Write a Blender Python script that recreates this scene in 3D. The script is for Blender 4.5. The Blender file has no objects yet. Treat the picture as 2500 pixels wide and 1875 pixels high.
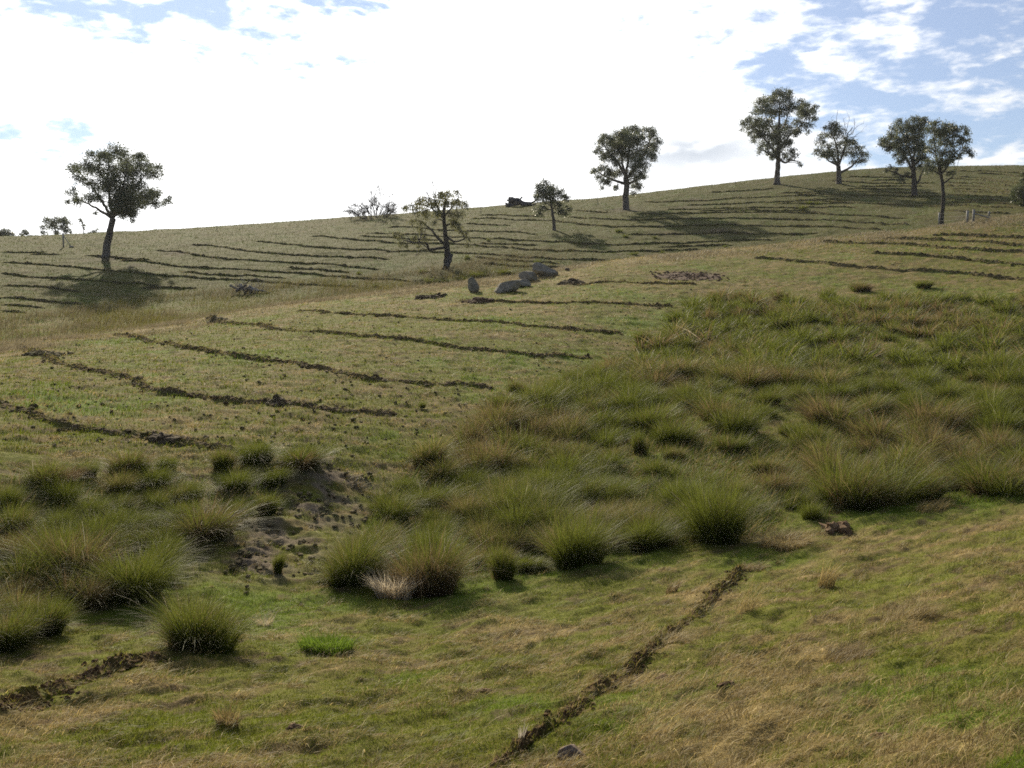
import bpy, math, random
import numpy as np
from mathutils import Vector

R = math.radians
rng = np.random.default_rng(7)
random.seed(7)
scene = bpy.context.scene
COL = scene.collection

# ------------------------------------------------------------------ camera, sun, sky, exposure
FPX, CX, CY, HORIZ = 2430.0, 1250.0, 937.5, 700.0      # reference picture is 2500 x 1875
PITCH = math.atan((CY - HORIZ) / FPX)
cam_data = bpy.data.cameras.new('camera')
cam_data.sensor_width = 36.0
cam_data.lens = 36.0 * FPX / 2500.0
cam_data.clip_start = 0.1
cam_data.clip_end = 9000.0
cam = bpy.data.objects.new('camera', cam_data)
COL.objects.link(cam)
cam.location = (0, 0, 0)
cam.rotation_euler = (R(90) - PITCH, 0, 0)
scene.camera = cam

SUN_AZ, SUN_EL = R(-18.5), R(28.0)
SUNV = Vector((math.sin(SUN_AZ) * math.cos(SUN_EL), math.cos(SUN_AZ) * math.cos(SUN_EL), math.sin(SUN_EL)))
sl = bpy.data.lights.new('sun', 'SUN')
sl.energy = 5.0
sl.angle = R(0.6)
sl.color = (1.0, 0.89, 0.67)
sun = bpy.data.objects.new('sun', sl)
COL.objects.link(sun)
sun.rotation_euler = SUNV.to_track_quat('Z', 'Y').to_euler()
sun.location = SUNV * 300

scene.view_settings.view_transform = 'Standard'
scene.view_settings.look = 'None'
scene.view_settings.exposure = 0.38
scene.view_settings.gamma = 1.0
scene.render.engine = 'CYCLES'
scene.cycles.filter_width = 1.7
scene.cycles.max_bounces = 6
scene.cycles.diffuse_bounces = 3
scene.cycles.transmission_bounces = 4
scene.cycles.use_denoising = False
scene.cycles.sample_clamp_indirect = 4.0

world = bpy.data.worlds.new('World')
scene.world = world
world.use_nodes = True


class NT:
    """small node-tree helper"""
    def __init__(self, tree):
        self.t = tree
        tree.nodes.clear()

    def n(self, kind, ins=None, **kw):
        nd = self.t.nodes.new(kind)
        for k, v in kw.items():
            setattr(nd, k, v)
        for k, v in (ins or {}).items():
            self.put(nd, k, v)
        return nd

    def put(self, nd, k, v):
        if isinstance(v, bpy.types.NodeSocket):
            self.t.links.new(v, nd.inputs[k])
        else:
            nd.inputs[k].default_value = v

    def m(self, op, a, b=0.0, c=None, clamp=False):
        ins = {0: a, 1: b}
        if c is not None:
            ins[2] = c
        nd = self.n('ShaderNodeMath', ins, operation=op)
        nd.use_clamp = clamp
        return nd.outputs[0]

    def smooth(self, v, a, b):
        nd = self.n('ShaderNodeMapRange', {0: v, 1: a, 2: b, 3: 0.0, 4: 1.0}, interpolation_type='SMOOTHSTEP')
        return nd.outputs[0]

    def mix(self, f, a, b, blend='MIX'):
        nd = self.n('ShaderNodeMix', {0: f, 6: a, 7: b}, data_type='RGBA', blend_type=blend)
        return nd.outputs[2]

    def noise(self, vec, scale, detail=4.0, rough=0.55, dist=0.0):
        nd = self.n('ShaderNodeTexNoise', {'Vector': vec, 'Scale': scale, 'Detail': detail, 'Roughness': rough, 'Distortion': dist})
        return nd.outputs[0]


w = NT(world.node_tree)
sky = w.n('ShaderNodeTexSky', sky_type='NISHITA')
sky.sun_disc = False
sky.sun_elevation = SUN_EL
sky.sun_rotation = SUN_AZ
sky.air_density = 1.0
sky.dust_density = 0.2
sky.ozone_density = 4.0
sky.altitude = 300
tc = w.n('ShaderNodeTexCoord')
sx = w.n('ShaderNodeSeparateXYZ', {0: tc.outputs['Generated']})
X, Y, Z = sx.outputs
az = w.m('ARCTAN2', X, Y)
el = w.m('ARCSINE', Z)
cv = w.n('ShaderNodeCombineXYZ', {0: az, 1: w.m('MULTIPLY', el, 2.6), 2: 0.37}).outputs[0]
n_big = w.noise(cv, 5.0, 3.0, 0.5)
n_roll = w.noise(cv, 21.0, 6.0, 0.55, 0.25)
n_fine = w.noise(cv, 62.0, 4.0, 0.55, 0.2)
nn = w.m('ADD', w.m('MULTIPLY', n_roll, 0.60), w.m('MULTIPLY', n_big, 0.20))
nn = w.m('ADD', nn, w.m('MULTIPLY', n_fine, 0.20))
# how open the cloud deck is: closed round the sun, breaking up to the right and towards the left top
right = w.smooth(w.m('ADD', az, w.m('MULTIPLY', el, 0.25)), R(4), R(25))
far_side = w.smooth(w.m('ABSOLUTE', az), R(60), R(110))
topleft = w.m('MULTIPLY', w.smooth(el, R(9.5), R(14.5)), w.smooth(az, R(-2), R(-10)))
lowleft = w.m('MULTIPLY', w.m('MULTIPLY', w.smooth(el, R(9.5), R(7.0)), w.smooth(az, R(-19), R(-24))), w.smooth(el, R(3.5), R(5.5)))
thr = w.m('ADD', 0.31, w.m('MULTIPLY', right, 0.205))
thr = w.m('ADD', thr, w.m('MULTIPLY', topleft, 0.16))
thr = w.m('ADD', thr, w.m('MULTIPLY', lowleft, 0.16))
thr = w.m('ADD', thr, w.m('MULTIPLY', far_side, 0.08))
lowband = w.smooth(el, R(8.2), R(5.5))
thr = w.m('SUBTRACT', thr, w.m('MULTIPLY', lowband, 0.12))
# grey undersides low over the middle right
grey_n = w.noise(w.n('ShaderNodeCombineXYZ', {0: az, 1: w.m('MULTIPLY', el, 2.2), 2: 2.1}).outputs[0], 13.0, 4.0, 0.5)
gx = w.m('POWER', w.m('DIVIDE', w.m('SUBTRACT', az, R(10.0)), R(5.0)), 2.0)
gy = w.m('POWER', w.m('DIVIDE', w.m('SUBTRACT', el, R(7.6)), R(1.5)), 2.0)
gspot = w.m('POWER', 2.718, w.m('MULTIPLY', w.m('ADD', gx, gy), -1.0))
grey = w.m('MULTIPLY', w.smooth(grey_n, 0.36, 0.56), gspot)
thr = w.m('SUBTRACT', thr, w.m('MULTIPLY', gspot, 0.22))
fac = w.smooth(w.m('SUBTRACT', nn, thr), -0.04, 0.15)
thin = w.m('SUBTRACT', 0.15, w.m('MULTIPLY', w.smooth(az, R(8), R(-6)), 0.10))
fac = w.m('ADD', fac, w.m('MULTIPLY', w.m('SUBTRACT', 1.0, fac), thin))
dotn = w.n('ShaderNodeVectorMath', {0: tc.outputs['Generated'], 1: SUNV}, operation='DOT_PRODUCT').outputs['Value']
dotc = w.m('MAXIMUM', dotn, 0.0)
glow = w.m('POWER', dotc, 5.0)
lum = w.m('ADD', w.m('MULTIPLY', glow, 1.0), w.m('ADD', 0.36, w.m('MULTIPLY', dotc, 0.50)))
cl = w.n('ShaderNodeCombineColor', {0: 9.9, 1: 9.95, 2: 10.0})
cloud = w.n('ShaderNodeVectorMath', {0: cl.outputs[0], 'Scale': lum}, operation='SCALE').outputs[0]
cloud = w.mix(w.m('MULTIPLY', grey, 0.95), cloud, (4.9, 5.4, 6.1, 1))
# thin bright veil of air toward the sun over the open blue
veil = w.n('ShaderNodeVectorMath', {0: (8.0, 9.0, 10.0), 'Scale': w.m('ADD', 0.03, w.m('MULTIPLY', glow, 0.08))}, operation='SCALE').outputs[0]
skyc = w.n('ShaderNodeVectorMath', {0: sky.outputs[0], 1: (0.68, 0.67, 0.73)}, operation='MULTIPLY').outputs[0]
blue = w.n('ShaderNodeVectorMath', {0: skyc, 1: veil}, operation='ADD').outputs[0]
final = w.mix(fac, blue, cloud)
bg = w.n('ShaderNodeBackground', {'Color': final, 'Strength': 0.1})
out = w.n('ShaderNodeOutputWorld', {'Surface': bg.outputs[0]})


# ------------------------------------------------------------------ numeric helpers
def _hash(ix, iy, seed):
    h = (ix.astype(np.int64) * 374761393 + iy.astype(np.int64) * 668265263 + seed * 1442695041) & 0xffffffff
    h = ((h ^ (h >> 13)) * 1274126177) & 0xffffffff
    h = (h ^ (h >> 16)) & 0xffffffff
    return h / 4294967295.0


def vnoise(x, y, seed=0):
    x = np.asarray(x, float); y = np.asarray(y, float)
    ix = np.floor(x); iy = np.floor(y)
    fx = x - ix; fy = y - iy
    ux = fx * fx * (3 - 2 * fx); uy = fy * fy * (3 - 2 * fy)
    a = _hash(ix, iy, seed); b = _hash(ix + 1, iy, seed)
    c = _hash(ix, iy + 1, seed); d = _hash(ix + 1, iy + 1, seed)
    return (a + (b - a) * ux) * (1 - uy) + (c + (d - c) * ux) * uy


def fbm(x, y, scale, octs=4, seed=0, gain=0.5):
    """0..1, wavelength `scale` metres"""
    s = 0.0; amp = 1.0; tot = 0.0
    ca, sa = math.cos(0.6), math.sin(0.6)
    px, py = np.asarray(x, float) / scale, np.asarray(y, float) / scale
    for o in range(octs):
        s = s + amp * vnoise(px, py, seed + o * 17)
        tot += amp
        amp *= gain
        px, py = (px * ca - py * sa) * 2.03, (px * sa + py * ca) * 2.03
    return s / tot


def sstep(v, a, b):
    t = np.clip((v - a) / (b - a), 0, 1)
    return t * t * (3 - 2 * t)


def pchip(xk, yk, x):
    xk = np.asarray(xk, float); yk = np.asarray(yk, float)
    h = np.diff(xk); dl = np.diff(yk) / h
    d = np.zeros_like(yk)
    for i in range(1, len(xk) - 1):
        if dl[i - 1] * dl[i] > 0:
            w1 = 2 * h[i] + h[i - 1]; w2 = h[i] + 2 * h[i - 1]
            d[i] = (w1 + w2) / (w1 / dl[i - 1] + w2 / dl[i])
    d[0] = dl[0]; d[-1] = dl[-1]
    x = np.clip(x, xk[0], xk[-1])
    i = np.clip(np.searchsorted(xk, x) - 1, 0, len(h) - 1)
    t = (x - xk[i]) / h[i]
    return ((2 * t**3 - 3 * t**2 + 1) * yk[i] + (t**3 - 2 * t**2 + t) * h[i] * d[i]
            + (-2 * t**3 + 3 * t**2) * yk[i + 1] + (t**3 - t**2) * h[i] * d[i + 1])


CP, SP = math.cos(PITCH), math.sin(PITCH)


def ray(px, py):
    """azimuth and slope (rise per metre of level distance) of the sight line through a point of the picture"""
    a = (px - CX) / FPX; b = -(py - CY) / FPX
    dx, dy, dz = a, CP + b * SP, -SP + b * CP
    return math.atan2(dx, dy), dz / math.hypot(dx, dy)


# ------------------------------------------------------------------ the lie of the land
# columns of the view; per column the level distances and heights of the near bank, the gully,
# the spur in front, the second gully behind it and the hill
COLS = [-500, 0, 300, 700, 1000, 1250, 1500, 1850, 2200, 2500, 3000]
K_bot = [(1875, 7.8), (1875, 7.5), (1875, 7.3), (1875, 7.1), (1875, 7.0), (1875, 6.8), (1875, 6.7), (1875, 6.5), (1875, 6.4), (1875, 6.3), (1875, 6.2)]
K_gul = [(1620, 11.5), (1560, 12.5), (1490, 13.3), (1450, 14.3), (1425, 15), (1395, 15.6), (1360, 16.4), (1300, 18), (1235, 20), (1190, 21.5), (1160, 23)]
K_toe = [(1150, 18), (1140, 19), (1125, 20), (1105, 21.2), (1065, 24), (985, 29), (885, 38), (750, 54), (705, 62), (695, 65), (690, 68)]
K_crs = [(890, 40), (845, 46), (807, 53), (742, 62), (706, 67), (677, 71), (638, 77), (600, 86), (564, 93), (527, 99), (500, 105)]
K_ft = [(870, 68), (822, 76), (772, 86), (724, 93), (694, 97), (655, 102), (622, 109), (588, 118), (552, 123), (515, 127), (490, 130)]
K_sky = [(590, 170), (580, 170), (567, 168), (543, 171), (521, 175), (502, 178), (481, 181), (440, 190), (413, 212), (410, 232), (412, 245)]
TH = np.array([ray(c, 700)[0] for c in COLS])


def knots(col):
    out = []
    for K in (K_bot, K_gul, K_toe, K_crs, K_ft, K_sky):
        py, r = K[col]
        out.append((r, ray(COLS[col], py)[1] * r))
    return out


KN = np.array([knots(c) for c in range(len(COLS))])      # column, knot, (r, z)
thg = np.radians(np.arange(-62, 62.01, 0.25))
rg = np.exp(np.linspace(math.log(0.8), math.log(4000), 1500))
kk = np.zeros((len(thg), KN.shape[1], 2))
for j in range(KN.shape[1]):
    for q in range(2):
        kk[:, j, q] = pchip(TH, KN[:, j, q], thg)
ZT = np.zeros((len(thg), len(rg)))
for i in range(len(thg)):
    (r1, z1), (r2, z2), (r3, z3), (r5, z5), (r7, z7), (r9, z9) = kk[i]
    r4 = 0.52 * r3 + 0.48 * r5; z4 = 0.52 * z3 + 0.48 * z5 + 0.30
    r6 = 0.45 * r5 + 0.55 * r7; z6 = min(z5, z7) - 0.9
    r8 = 0.5 * (r7 + r9); z8 = 0.5 * (z7 + z9) + 0.7
    rm = 0.62 * r2 + 0.38 * r3; zm = 0.62 * z2 + 0.38 * z3 - 0.22
    ks = [(0, -1.68), (r1, z1), (r2, z2), (rm, zm), (r3, z3), (r4, z4), (r5, z5), (r6, z6), (r7, z7), (r8, z8),
          (r9, z9), (r9 + 18, z9 + 0.3), (r9 + 70, z9 - 5), (600, z9 - 45), (4000, -60)]
    ks = np.array(ks)
    ZT[i] = pchip(ks[:, 0], ks[:, 1], rg)
# soften along r and theta
for _ in range(2):
    ZT[:, 1:-1] = 0.25 * ZT[:, :-2] + 0.5 * ZT[:, 1:-1] + 0.25 * ZT[:, 2:]
for _ in range(6):
    ZT[1:-1] = 0.25 * ZT[:-2] + 0.5 * ZT[1:-1] + 0.25 * ZT[2:]
LR0, LR1 = math.log(rg[0]), math.log(rg[-1])


def polar(x, y):
    return np.arctan2(x, y), np.hypot(x, y)


def base_z(x, y):
    th, r = polar(np.asarray(x, float), np.asarray(y, float))
    a = np.clip((th - thg[0]) / (thg[1] - thg[0]), 0, len(thg) - 1.001)
    b = np.clip((np.log(np.maximum(r, rg[0])) - LR0) / (LR1 - LR0) * (len(rg) - 1), 0, len(rg) - 1.001)
    i = a.astype(int); j = b.astype(int); fa = a - i; fb = b - j
    return ((ZT[i, j] * (1 - fb) + ZT[i, j + 1] * fb) * (1 - fa) + (ZT[i + 1, j] * (1 - fb) + ZT[i + 1, j + 1] * fb) * fa)


def knot_at(j, th):
    return np.interp(th, thg, kk[:, j, 0])


def ground_z(x, y, fine=True):
    th, r = polar(x, y)
    z = base_z(x, y)
    z = z + (fbm(x, y, 7.0, 2, 5) - 0.5) * 0.22 * sstep(r, 5, 14)
    z = z + (fbm(x, y, 1.6, 2, 9) - 0.5) * (0.09 + 0.14 * sstep(r, 75, 110))
    # old wheel scuffs beside the near furrow
    for p_ in SCUFF:
        ux = (x - p_[0]) * 0.55 + (y - p_[1]) * 0.83
        z = z + 0.016 * np.sin(ux * 2 * np.pi / 0.27 + 2.0 * fbm(x, y, 0.7, 2, 35)) * np.exp(-(((x - p_[0]) ** 2 + (y - p_[1]) ** 2) / p_[2] ** 2))
    if fine:
        near = 1 - sstep(r, 40, 110)
        z = z + (fbm(x, y, 0.42, 3, 21) - 0.5) * (0.07 + 0.085 * near)
        z = z + (fbm((x * 0.83 + y * 0.56) / 0.9, (-x * 0.56 + y * 0.83) / 0.24, 1.0, 3, 145) - 0.5) * 0.085 * (1 - sstep(r, 18, 45))
        z = z + (fbm(x, y, 0.11, 2, 33) - 0.5) * 0.032 * (1 - sstep(r, 12, 30))
    return z


SCUFF = []
RR = np.concatenate([np.arange(2.0, 60, 0.04), np.arange(60, 420, 0.2)])


def hit(px, py, rmin=2.0):
    """the spot of ground seen at a point of the picture (x, y, z)"""
    th, m = ray(px, py)
    rr = RR[RR >= rmin]
    x = rr * math.sin(th); y = rr * math.cos(th)
    z = base_z(x, y)
    gap = z - m * rr
    k = np.argmax(gap >= 0)
    if gap[k] < 0:
        k = int(np.argmax(gap[rr < 330] / rr[rr < 330]))
    x, y = float(x[k]), float(y[k])
    return Vector((x, y, float(ground_z(np.array([x]), np.array([y]), False)[0])))


def vhit(px, py, **k):          # the same for points read off the 2212-wide view
    return hit(px * 1.1302, py * 1.1302, **k)


# ------------------------------------------------------------------ colour of the turf (own colour, with the far hill's shade mixed in)
SCUFF += [(p_.x, p_.y, r_) for p_, r_ in ((vhit(1620, 1400), 0.7), (vhit(1560, 1440), 0.6), (vhit(1480, 1350), 0.5), (vhit(1330, 1480), 0.5), (vhit(820, 885), 1.2), (vhit(560, 850), 1.2))]
mud_pts = [vhit(*p) for p in ((720, 1030), (700, 1060), (665, 1095), (640, 1130), (600, 1160), (570, 1190), (540, 1215))]
soil_pts = [(vhit(1440, 600), 1.4), (vhit(1480, 592), 1.6), (vhit(1530, 590), 1.4), (vhit(1060, 648), 0.7), (vhit(1250, 612), 0.8),
            (vhit(385, 548), 1.6), (vhit(420, 528), 1.6), (vhit(228, 560), 2.2), (vhit(1350, 455), 2.6), (vhit(1440, 505), 1.8),
            (vhit(1500, 432), 2.0), (vhit(1480, 448), 2.0), (vhit(1345, 452), 2.0), (vhit(1160, 402, rmin=90), 1.5), (vhit(300, 575), 1.5),
            (vhit(1550, 500), 2.2), (vhit(2090, 470), 2.0)]
lush_pts = [(vhit(1400, 700), 2.0), (vhit(1350, 640), 2.0), (vhit(1450, 690), 1.5), (vhit(1060, 690), 1.6), (vhit(1300, 1215), 1.2),
            (vhit(700, 1400), 0.55), (vhit(1800, 1120), 1.0), (vhit(1000, 1290), 1.2), (vhit(480, 1290), 0.9), (vhit(1130, 775), 2.0),
            (vhit(250, 740), 2.0), (vhit(130, 870), 1.5), (vhit(560, 770), 2.0), (vhit(330, 860), 1.2), (vhit(300, 1310), 0.8), (vhit(2050, 1090), 1.2),
            (vhit(1900, 1110), 1.0), (vhit(1650, 1210), 0.8), (vhit(2000, 1480), 0.6), (vhit(2120, 1550), 0.6), (vhit(900, 1470), 0.4), (vhit(1100, 1530), 0.4)]


def spots(x, y, pts):
    m = np.zeros_like(x)
    for p, rad in pts:
        m = np.maximum(m, np.exp(-(((x - p.x) ** 2 + (y - p.y) ** 2) / rad ** 2)))
    return m


def swath(x, y, a, b_, seed):
    """long combed streaks, a metres along and b_ across"""
    u = x * 0.83 + y * 0.56; v = -x * 0.56 + y * 0.83
    return fbm(u / a, v / b_, 1.0, 4, seed, 0.6)


def turf(x, y):
    """masks dry, bare, lush in 0..1"""
    th, r = polar(x, y)
    dry = 0.29 + 1.15 * (fbm(x, y, 1.3, 4, 41) - 0.5) + 1.3 * (fbm(x, y, 0.36, 3, 47) - 0.5) + 1.7 * (swath(x, y, 1.1, 0.26, 141) - 0.5)
    dry = dry + 0.12 * sstep(th, R(-12), R(24)) * (1 - sstep(r, 12, 20))
    r5 = knot_at(3, th); r3 = knot_at(2, th); r9 = knot_at(5, th); r2 = knot_at(1, th)
    dry = dry + 0.62 * np.exp(-((r - r5 + 0.06 * r5) / (0.07 * r5)) ** 2)
    dry = dry + 0.10 * np.exp(-((r - r9) / 25.0) ** 2) - 0.40 * sstep(r, 75, 105)
    dry = dry - 0.28 * np.exp(-((r - r2) / 2.2) ** 2)
    inside = sstep(r, r2 - 0.3, r2 + 1.0) * (1 - sstep(r, r3 - 2.0, r3 + 1.0))
    dry = dry - 0.15 * inside
    dry = dry + 0.3 * (fbm(x, y, 14.0, 3, 77) - 0.5) * 2 * sstep(r, 18, 40)
    soil = spots(x, y, soil_pts) * (0.35 + 0.9 * fbm(x, y, 0.8, 3, 55)) + 0.8 * sstep(swath(x, y, 0.5, 0.22, 147), 0.63, 0.72) * (1 - sstep(r, 25, 60))
    mud = spots(x, y, [(p, 1.05) for p in mud_pts]) * sstep(fbm(x, y, 0.5, 3, 57), 0.34, 0.56)
    lush = spots(x, y, lush_pts) * (0.3 + 1.0 * fbm(x, y, 0.6, 3, 59)) + 0.75 * sstep(fbm(x, y, 2.6, 3, 67), 0.54, 0.72) * sstep(fbm(x, y, 0.5, 2, 69), 0.3, 0.6)
    return np.clip(dry, 0, 1), np.clip(soil, 0, 1), np.clip(mud, 0, 1), np.clip(lush, 0, 1)


C_GREEN = np.array([0.122, 0.138, 0.013]); C_OLIVE = np.array([0.150, 0.135, 0.026])
C_LUSH = np.array([0.118, 0.172, 0.016]); C_STRAW = np.array([0.345, 0.262, 0.108]); C_BROWN = np.array([0.150, 0.108, 0.038])
C_SOIL = np.array([0.105, 0.066, 0.038]); C_MUD = np.array([0.165, 0.125, 0.082])


def lerp(a, b, t):
    return a + (b - a) * t[:, None]


def turf_colour(x, y):
    dry, soil, mud, lush = turf(x, y)
    f = fbm(x, y, 0.16, 2, 61)
    c = lerp(C_GREEN[None, :], C_OLIVE[None, :], fbm(x, y, 0.9, 3, 63))
    c = lerp(c, C_BROWN[None, :], np.clip(dry * 1.25, 0, 1))
    c = lerp(c, C_STRAW[None, :], np.clip((dry - 0.45) * 1.5, 0, 1) * (0.25 + 0.6 * f))
    c = lerp(c, C_LUSH[None, :], lush * 0.8)
    c = lerp(c, C_MUD[None, :], mud)
    c = lerp(c, C_SOIL[None, :], soil * 0.8)
    c = c * (1 - 0.46 * sstep(np.hypot(x, y), 75, 105))[:, None]      # far hill darkened: shade of its sun-averted slope put into the colour
    return c * (0.82 + 0.36 * f)[:, None]


# ------------------------------------------------------------------ mesh helpers
def tag(o, label=None, cat=None, group=None, kind=None):
    if label: o['label'] = label
    if cat: o['category'] = cat
    if group: o['group'] = group
    if kind: o['kind'] = kind
    return o


def new_mesh(name, V, F, cols=None, smooth=True):
    V = np.asarray(V, dtype=np.float32); F = np.asarray(F, dtype=np.int32)
    me = bpy.data.meshes.new(name)
    k = F.shape[1]
    me.vertices.add(len(V)); me.vertices.foreach_set('co', V.ravel())
    me.loops.add(F.size); me.loops.foreach_set('vertex_index', F.ravel())
    me.polygons.add(len(F)); me.polygons.foreach_set('loop_start', np.arange(0, F.size, k, dtype=np.int32))
    me.polygons.foreach_set('use_smooth', np.full(len(F), smooth, dtype=bool))
    if cols is not None:
        at = me.color_attributes.new('Col', 'FLOAT_COLOR', 'POINT')
        c4 = np.ones((len(V), 4), dtype=np.float32); c4[:, :3] = cols
        at.data.foreach_set('color', c4.ravel())
    me.update(calc_edges=True)
    return me


def add_obj(name, me, mat=None, parent=None, loc=None):
    o = bpy.data.objects.new(name, me)
    COL.objects.link(o)
    if mat is not None and not me.materials:
        me.materials.append(mat)
    if parent is not None: o.parent = parent
    if loc is not None: o.location = loc
    return o


def empty(name, loc):
    o = bpy.data.objects.new(name, None)
    COL.objects.link(o)
    o.location = loc
    o.empty_display_size = 0.3
    return o


class Bag:
    """collects pieces into one mesh (faces of k corners)"""
    def __init__(self, k=4):
        self.v = []; self.f = []; self.c = []; self.n = 0; self.k = k

    def add(self, V, F, c=None):
        V = np.asarray(V, float); F = np.asarray(F, int)
        self.v.append(V); self.f.append(F + self.n); self.n += len(V)
        if c is not None:
            self.c.append(np.broadcast_to(np.asarray(c, float), (len(V), 3)))

    def mesh(self, name, smooth=True):
        return new_mesh(name, np.concatenate(self.v), np.concatenate(self.f), np.concatenate(self.c) if self.c else None, smooth)

    def tube(self, pts, rad, sides=7, c=None, cap=True, rough=0.0):
        P = np.asarray(pts, float); n = len(P)
        rad = np.broadcast_to(np.asarray(rad, float), (n,)).copy()
        T = np.gradient(P, axis=0); T /= np.linalg.norm(T, axis=1)[:, None] + 1e-9
        ref = np.array([0.13, 0.21, 0.97]) if abs(T[0, 2]) < 0.8 else np.array([0.97, 0.2, 0.1])
        U = np.cross(T, ref); U /= np.linalg.norm(U, axis=1)[:, None] + 1e-9
        W = np.cross(T, U)
        a = np.linspace(0, 2 * np.pi, sides, endpoint=False)
        rr = rad[:, None] * (1 + rough * (rng.random((n, sides)) - 0.5))
        V = P[:, None, :] + rr[:, :, None] * (np.cos(a)[None, :, None] * U[:, None, :] + np.sin(a)[None, :, None] * W[:, None, :])
        V = V.reshape(-1, 3)
        i = np.arange(n - 1)[:, None] * sides; j = np.arange(sides)[None, :]; j2 = (j + 1) % sides
        F = np.stack([i + j, i + j2, i + sides + j2, i + sides + j], -1).reshape(-1, 4)
        if cap:
            V = np.concatenate([V, P[[-1]], P[[0]]])
            b = (n - 1) * sides; tip = n * sides
            q = np.arange(0, sides - 1, 2)
            capf = [[b + s, b + (s + 1) % sides, b + (s + 2) % sides, tip] for s in range(0, sides, 2)]
            capf += [[(s + 2) % sides, (s + 1) % sides, s, tip + 1] for s in range(0, sides, 2)]
            F = np.concatenate([F, np.array(capf)])
        self.add(V, F, c)


def resample(pts, step):
    P = np.asarray(pts, float)
    d = np.concatenate([[0], np.cumsum(np.linalg.norm(np.diff(P, axis=0), axis=1))])
    n = max(2, int(d[-1] / step) + 1)
    s = np.linspace(0, d[-1], n)
    return np.stack([pchip(d, P[:, k], s) if len(P) > 2 else np.interp(s, d, P[:, k]) for k in range(P.shape[1])], 1)


def blades(P, L, W, laz, lean, droop, yaw, cb, ct, seg=2, wind=None):
    """n grass blades as strips of quads; returns V, F, colours"""
    n = len(P); t = np.linspace(0, 1, seg + 1)
    h = (lean * L)[:, None] * t[None, :] ** 1.5
    z = L[:, None] * (t[None, :] - droop[:, None] * t[None, :] ** 2.4)
    C = np.empty((n, seg + 1, 3))
    C[:, :, 0] = P[:, 0, None] + np.cos(laz)[:, None] * h
    C[:, :, 1] = P[:, 1, None] + np.sin(laz)[:, None] * h
    C[:, :, 2] = P[:, 2, None] + z
    if wind is not None:
        C[:, :, 0] += wind[0] * L[:, None] * t[None, :] ** 1.8
        C[:, :, 1] += wind[1] * L[:, None] * t[None, :] ** 1.8
    hw = (W / 2)[:, None] * (1 - 0.85 * t[None, :] ** 1.7)
    S = np.stack([np.cos(yaw), np.sin(yaw), np.zeros(n)], 1)
    V = np.empty((n, seg + 1, 2, 3))
    V[:, :, 0] = C - hw[:, :, None] * S[:, None, :]
    V[:, :, 1] = C + hw[:, :, None] * S[:, None, :]
    base = (np.arange(n) * (seg + 1) * 2)[:, None, None]
    k = np.arange(seg)[None, :, None] * 2
    F = base + k + np.array([0, 1, 3, 2])[None, None, :]
    tt = t[None, :, None, None]
    colr = cb[:, None, None, :] * (1 - tt) + ct[:, None, None, :] * tt
    colr = np.broadcast_to(colr, (n, seg + 1, 2, 3))
    return V.reshape(-1, 3), F.reshape(-1, 4), colr.reshape(-1, 3)


# ------------------------------------------------------------------ materials
def mat_new(name):
    m = bpy.data.materials.new(name)
    m.use_nodes = True
    return m, NT(m.node_tree)


def mat_ground():
    m, t = mat_new('turf_soil')
    at = t.n('ShaderNodeAttribute', attribute_name='Col')
    geo = t.n('ShaderNodeNewGeometry')
    n1 = t.noise(geo.outputs['Position'], 9.0, 6.0, 0.7)
    n2 = t.noise(geo.outputs['Position'], 38.0, 4.0, 0.7)
    c = t.mix(t.m('MULTIPLY', t.smooth(n1, 0.48, 0.74), 0.55), at.outputs['Color'], (0.15, 0.11, 0.05, 1))
    f = t.m('ADD', 0.55, t.m('MULTIPLY', n2, 0.9))
    c2 = t.n('ShaderNodeVectorMath', {0: c, 'Scale': f}, operation='SCALE').outputs[0]
    bmp = t.n('ShaderNodeBump', {'Height': t.m('ADD', n1, n2), 'Strength': 0.7, 'Distance': 0.03})
    p = t.n('ShaderNodeBsdfPrincipled', {'Base Color': c2, 'Roughness': 0.95, 'Specular IOR Level': 0.12, 'Normal': bmp.outputs[0]})
    t.n('ShaderNodeOutputMaterial', {'Surface': p.outputs[0]})
    return m


def mat_sod():
    m, t = mat_new('turned_sod')
    at = t.n('ShaderNodeAttribute', attribute_name='Col')
    geo = t.n('ShaderNodeNewGeometry')
    a = t.noise(geo.outputs['Position'], 14.0, 5.0, 0.7)
    b_ = t.noise(geo.outputs['Position'], 60.0, 3.0, 0.6)
    c = t.n('ShaderNodeVectorMath', {0: at.outputs['Color'], 'Scale': t.m('ADD', 0.5, t.m('MULTIPLY', a, 1.0))}, operation='SCALE').outputs[0]
    bm = t.n('ShaderNodeBump', {'Height': t.m('ADD', a, t.m('MULTIPLY', b_, 0.6)), 'Strength': 0.9, 'Distance': 0.03})
    p = t.n('ShaderNodeBsdfPrincipled', {'Base Color': c, 'Roughness': 0.95, 'Specular IOR Level': 0.1, 'Normal': bm.outputs[0]})
    t.n('ShaderNodeOutputMaterial', {'Surface': p.outputs[0]})
    return m


def mat_leafy(name, trans=0.4, rough=0.5, spec=0.35, gain=1.0):
    m, t = mat_new(name)
    at = t.n('ShaderNodeAttribute', attribute_name='Col')
    c = at.outputs['Color']
    p = t.n('ShaderNodeBsdfPrincipled', {'Base Color': c, 'Roughness': rough, 'Specular IOR Level': spec})
    tr = t.n('ShaderNodeBsdfTranslucent', {'Color': t.n('ShaderNodeVectorMath', {0: c, 'Scale': 1.35 * gain}, operation='SCALE').outputs[0]})
    mx = t.n('ShaderNodeMixShader', {0: trans, 1: p.outputs[0], 2: tr.outputs[0]})
    t.n('ShaderNodeOutputMaterial', {'Surface': mx.outputs[0]})
    return m


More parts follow.
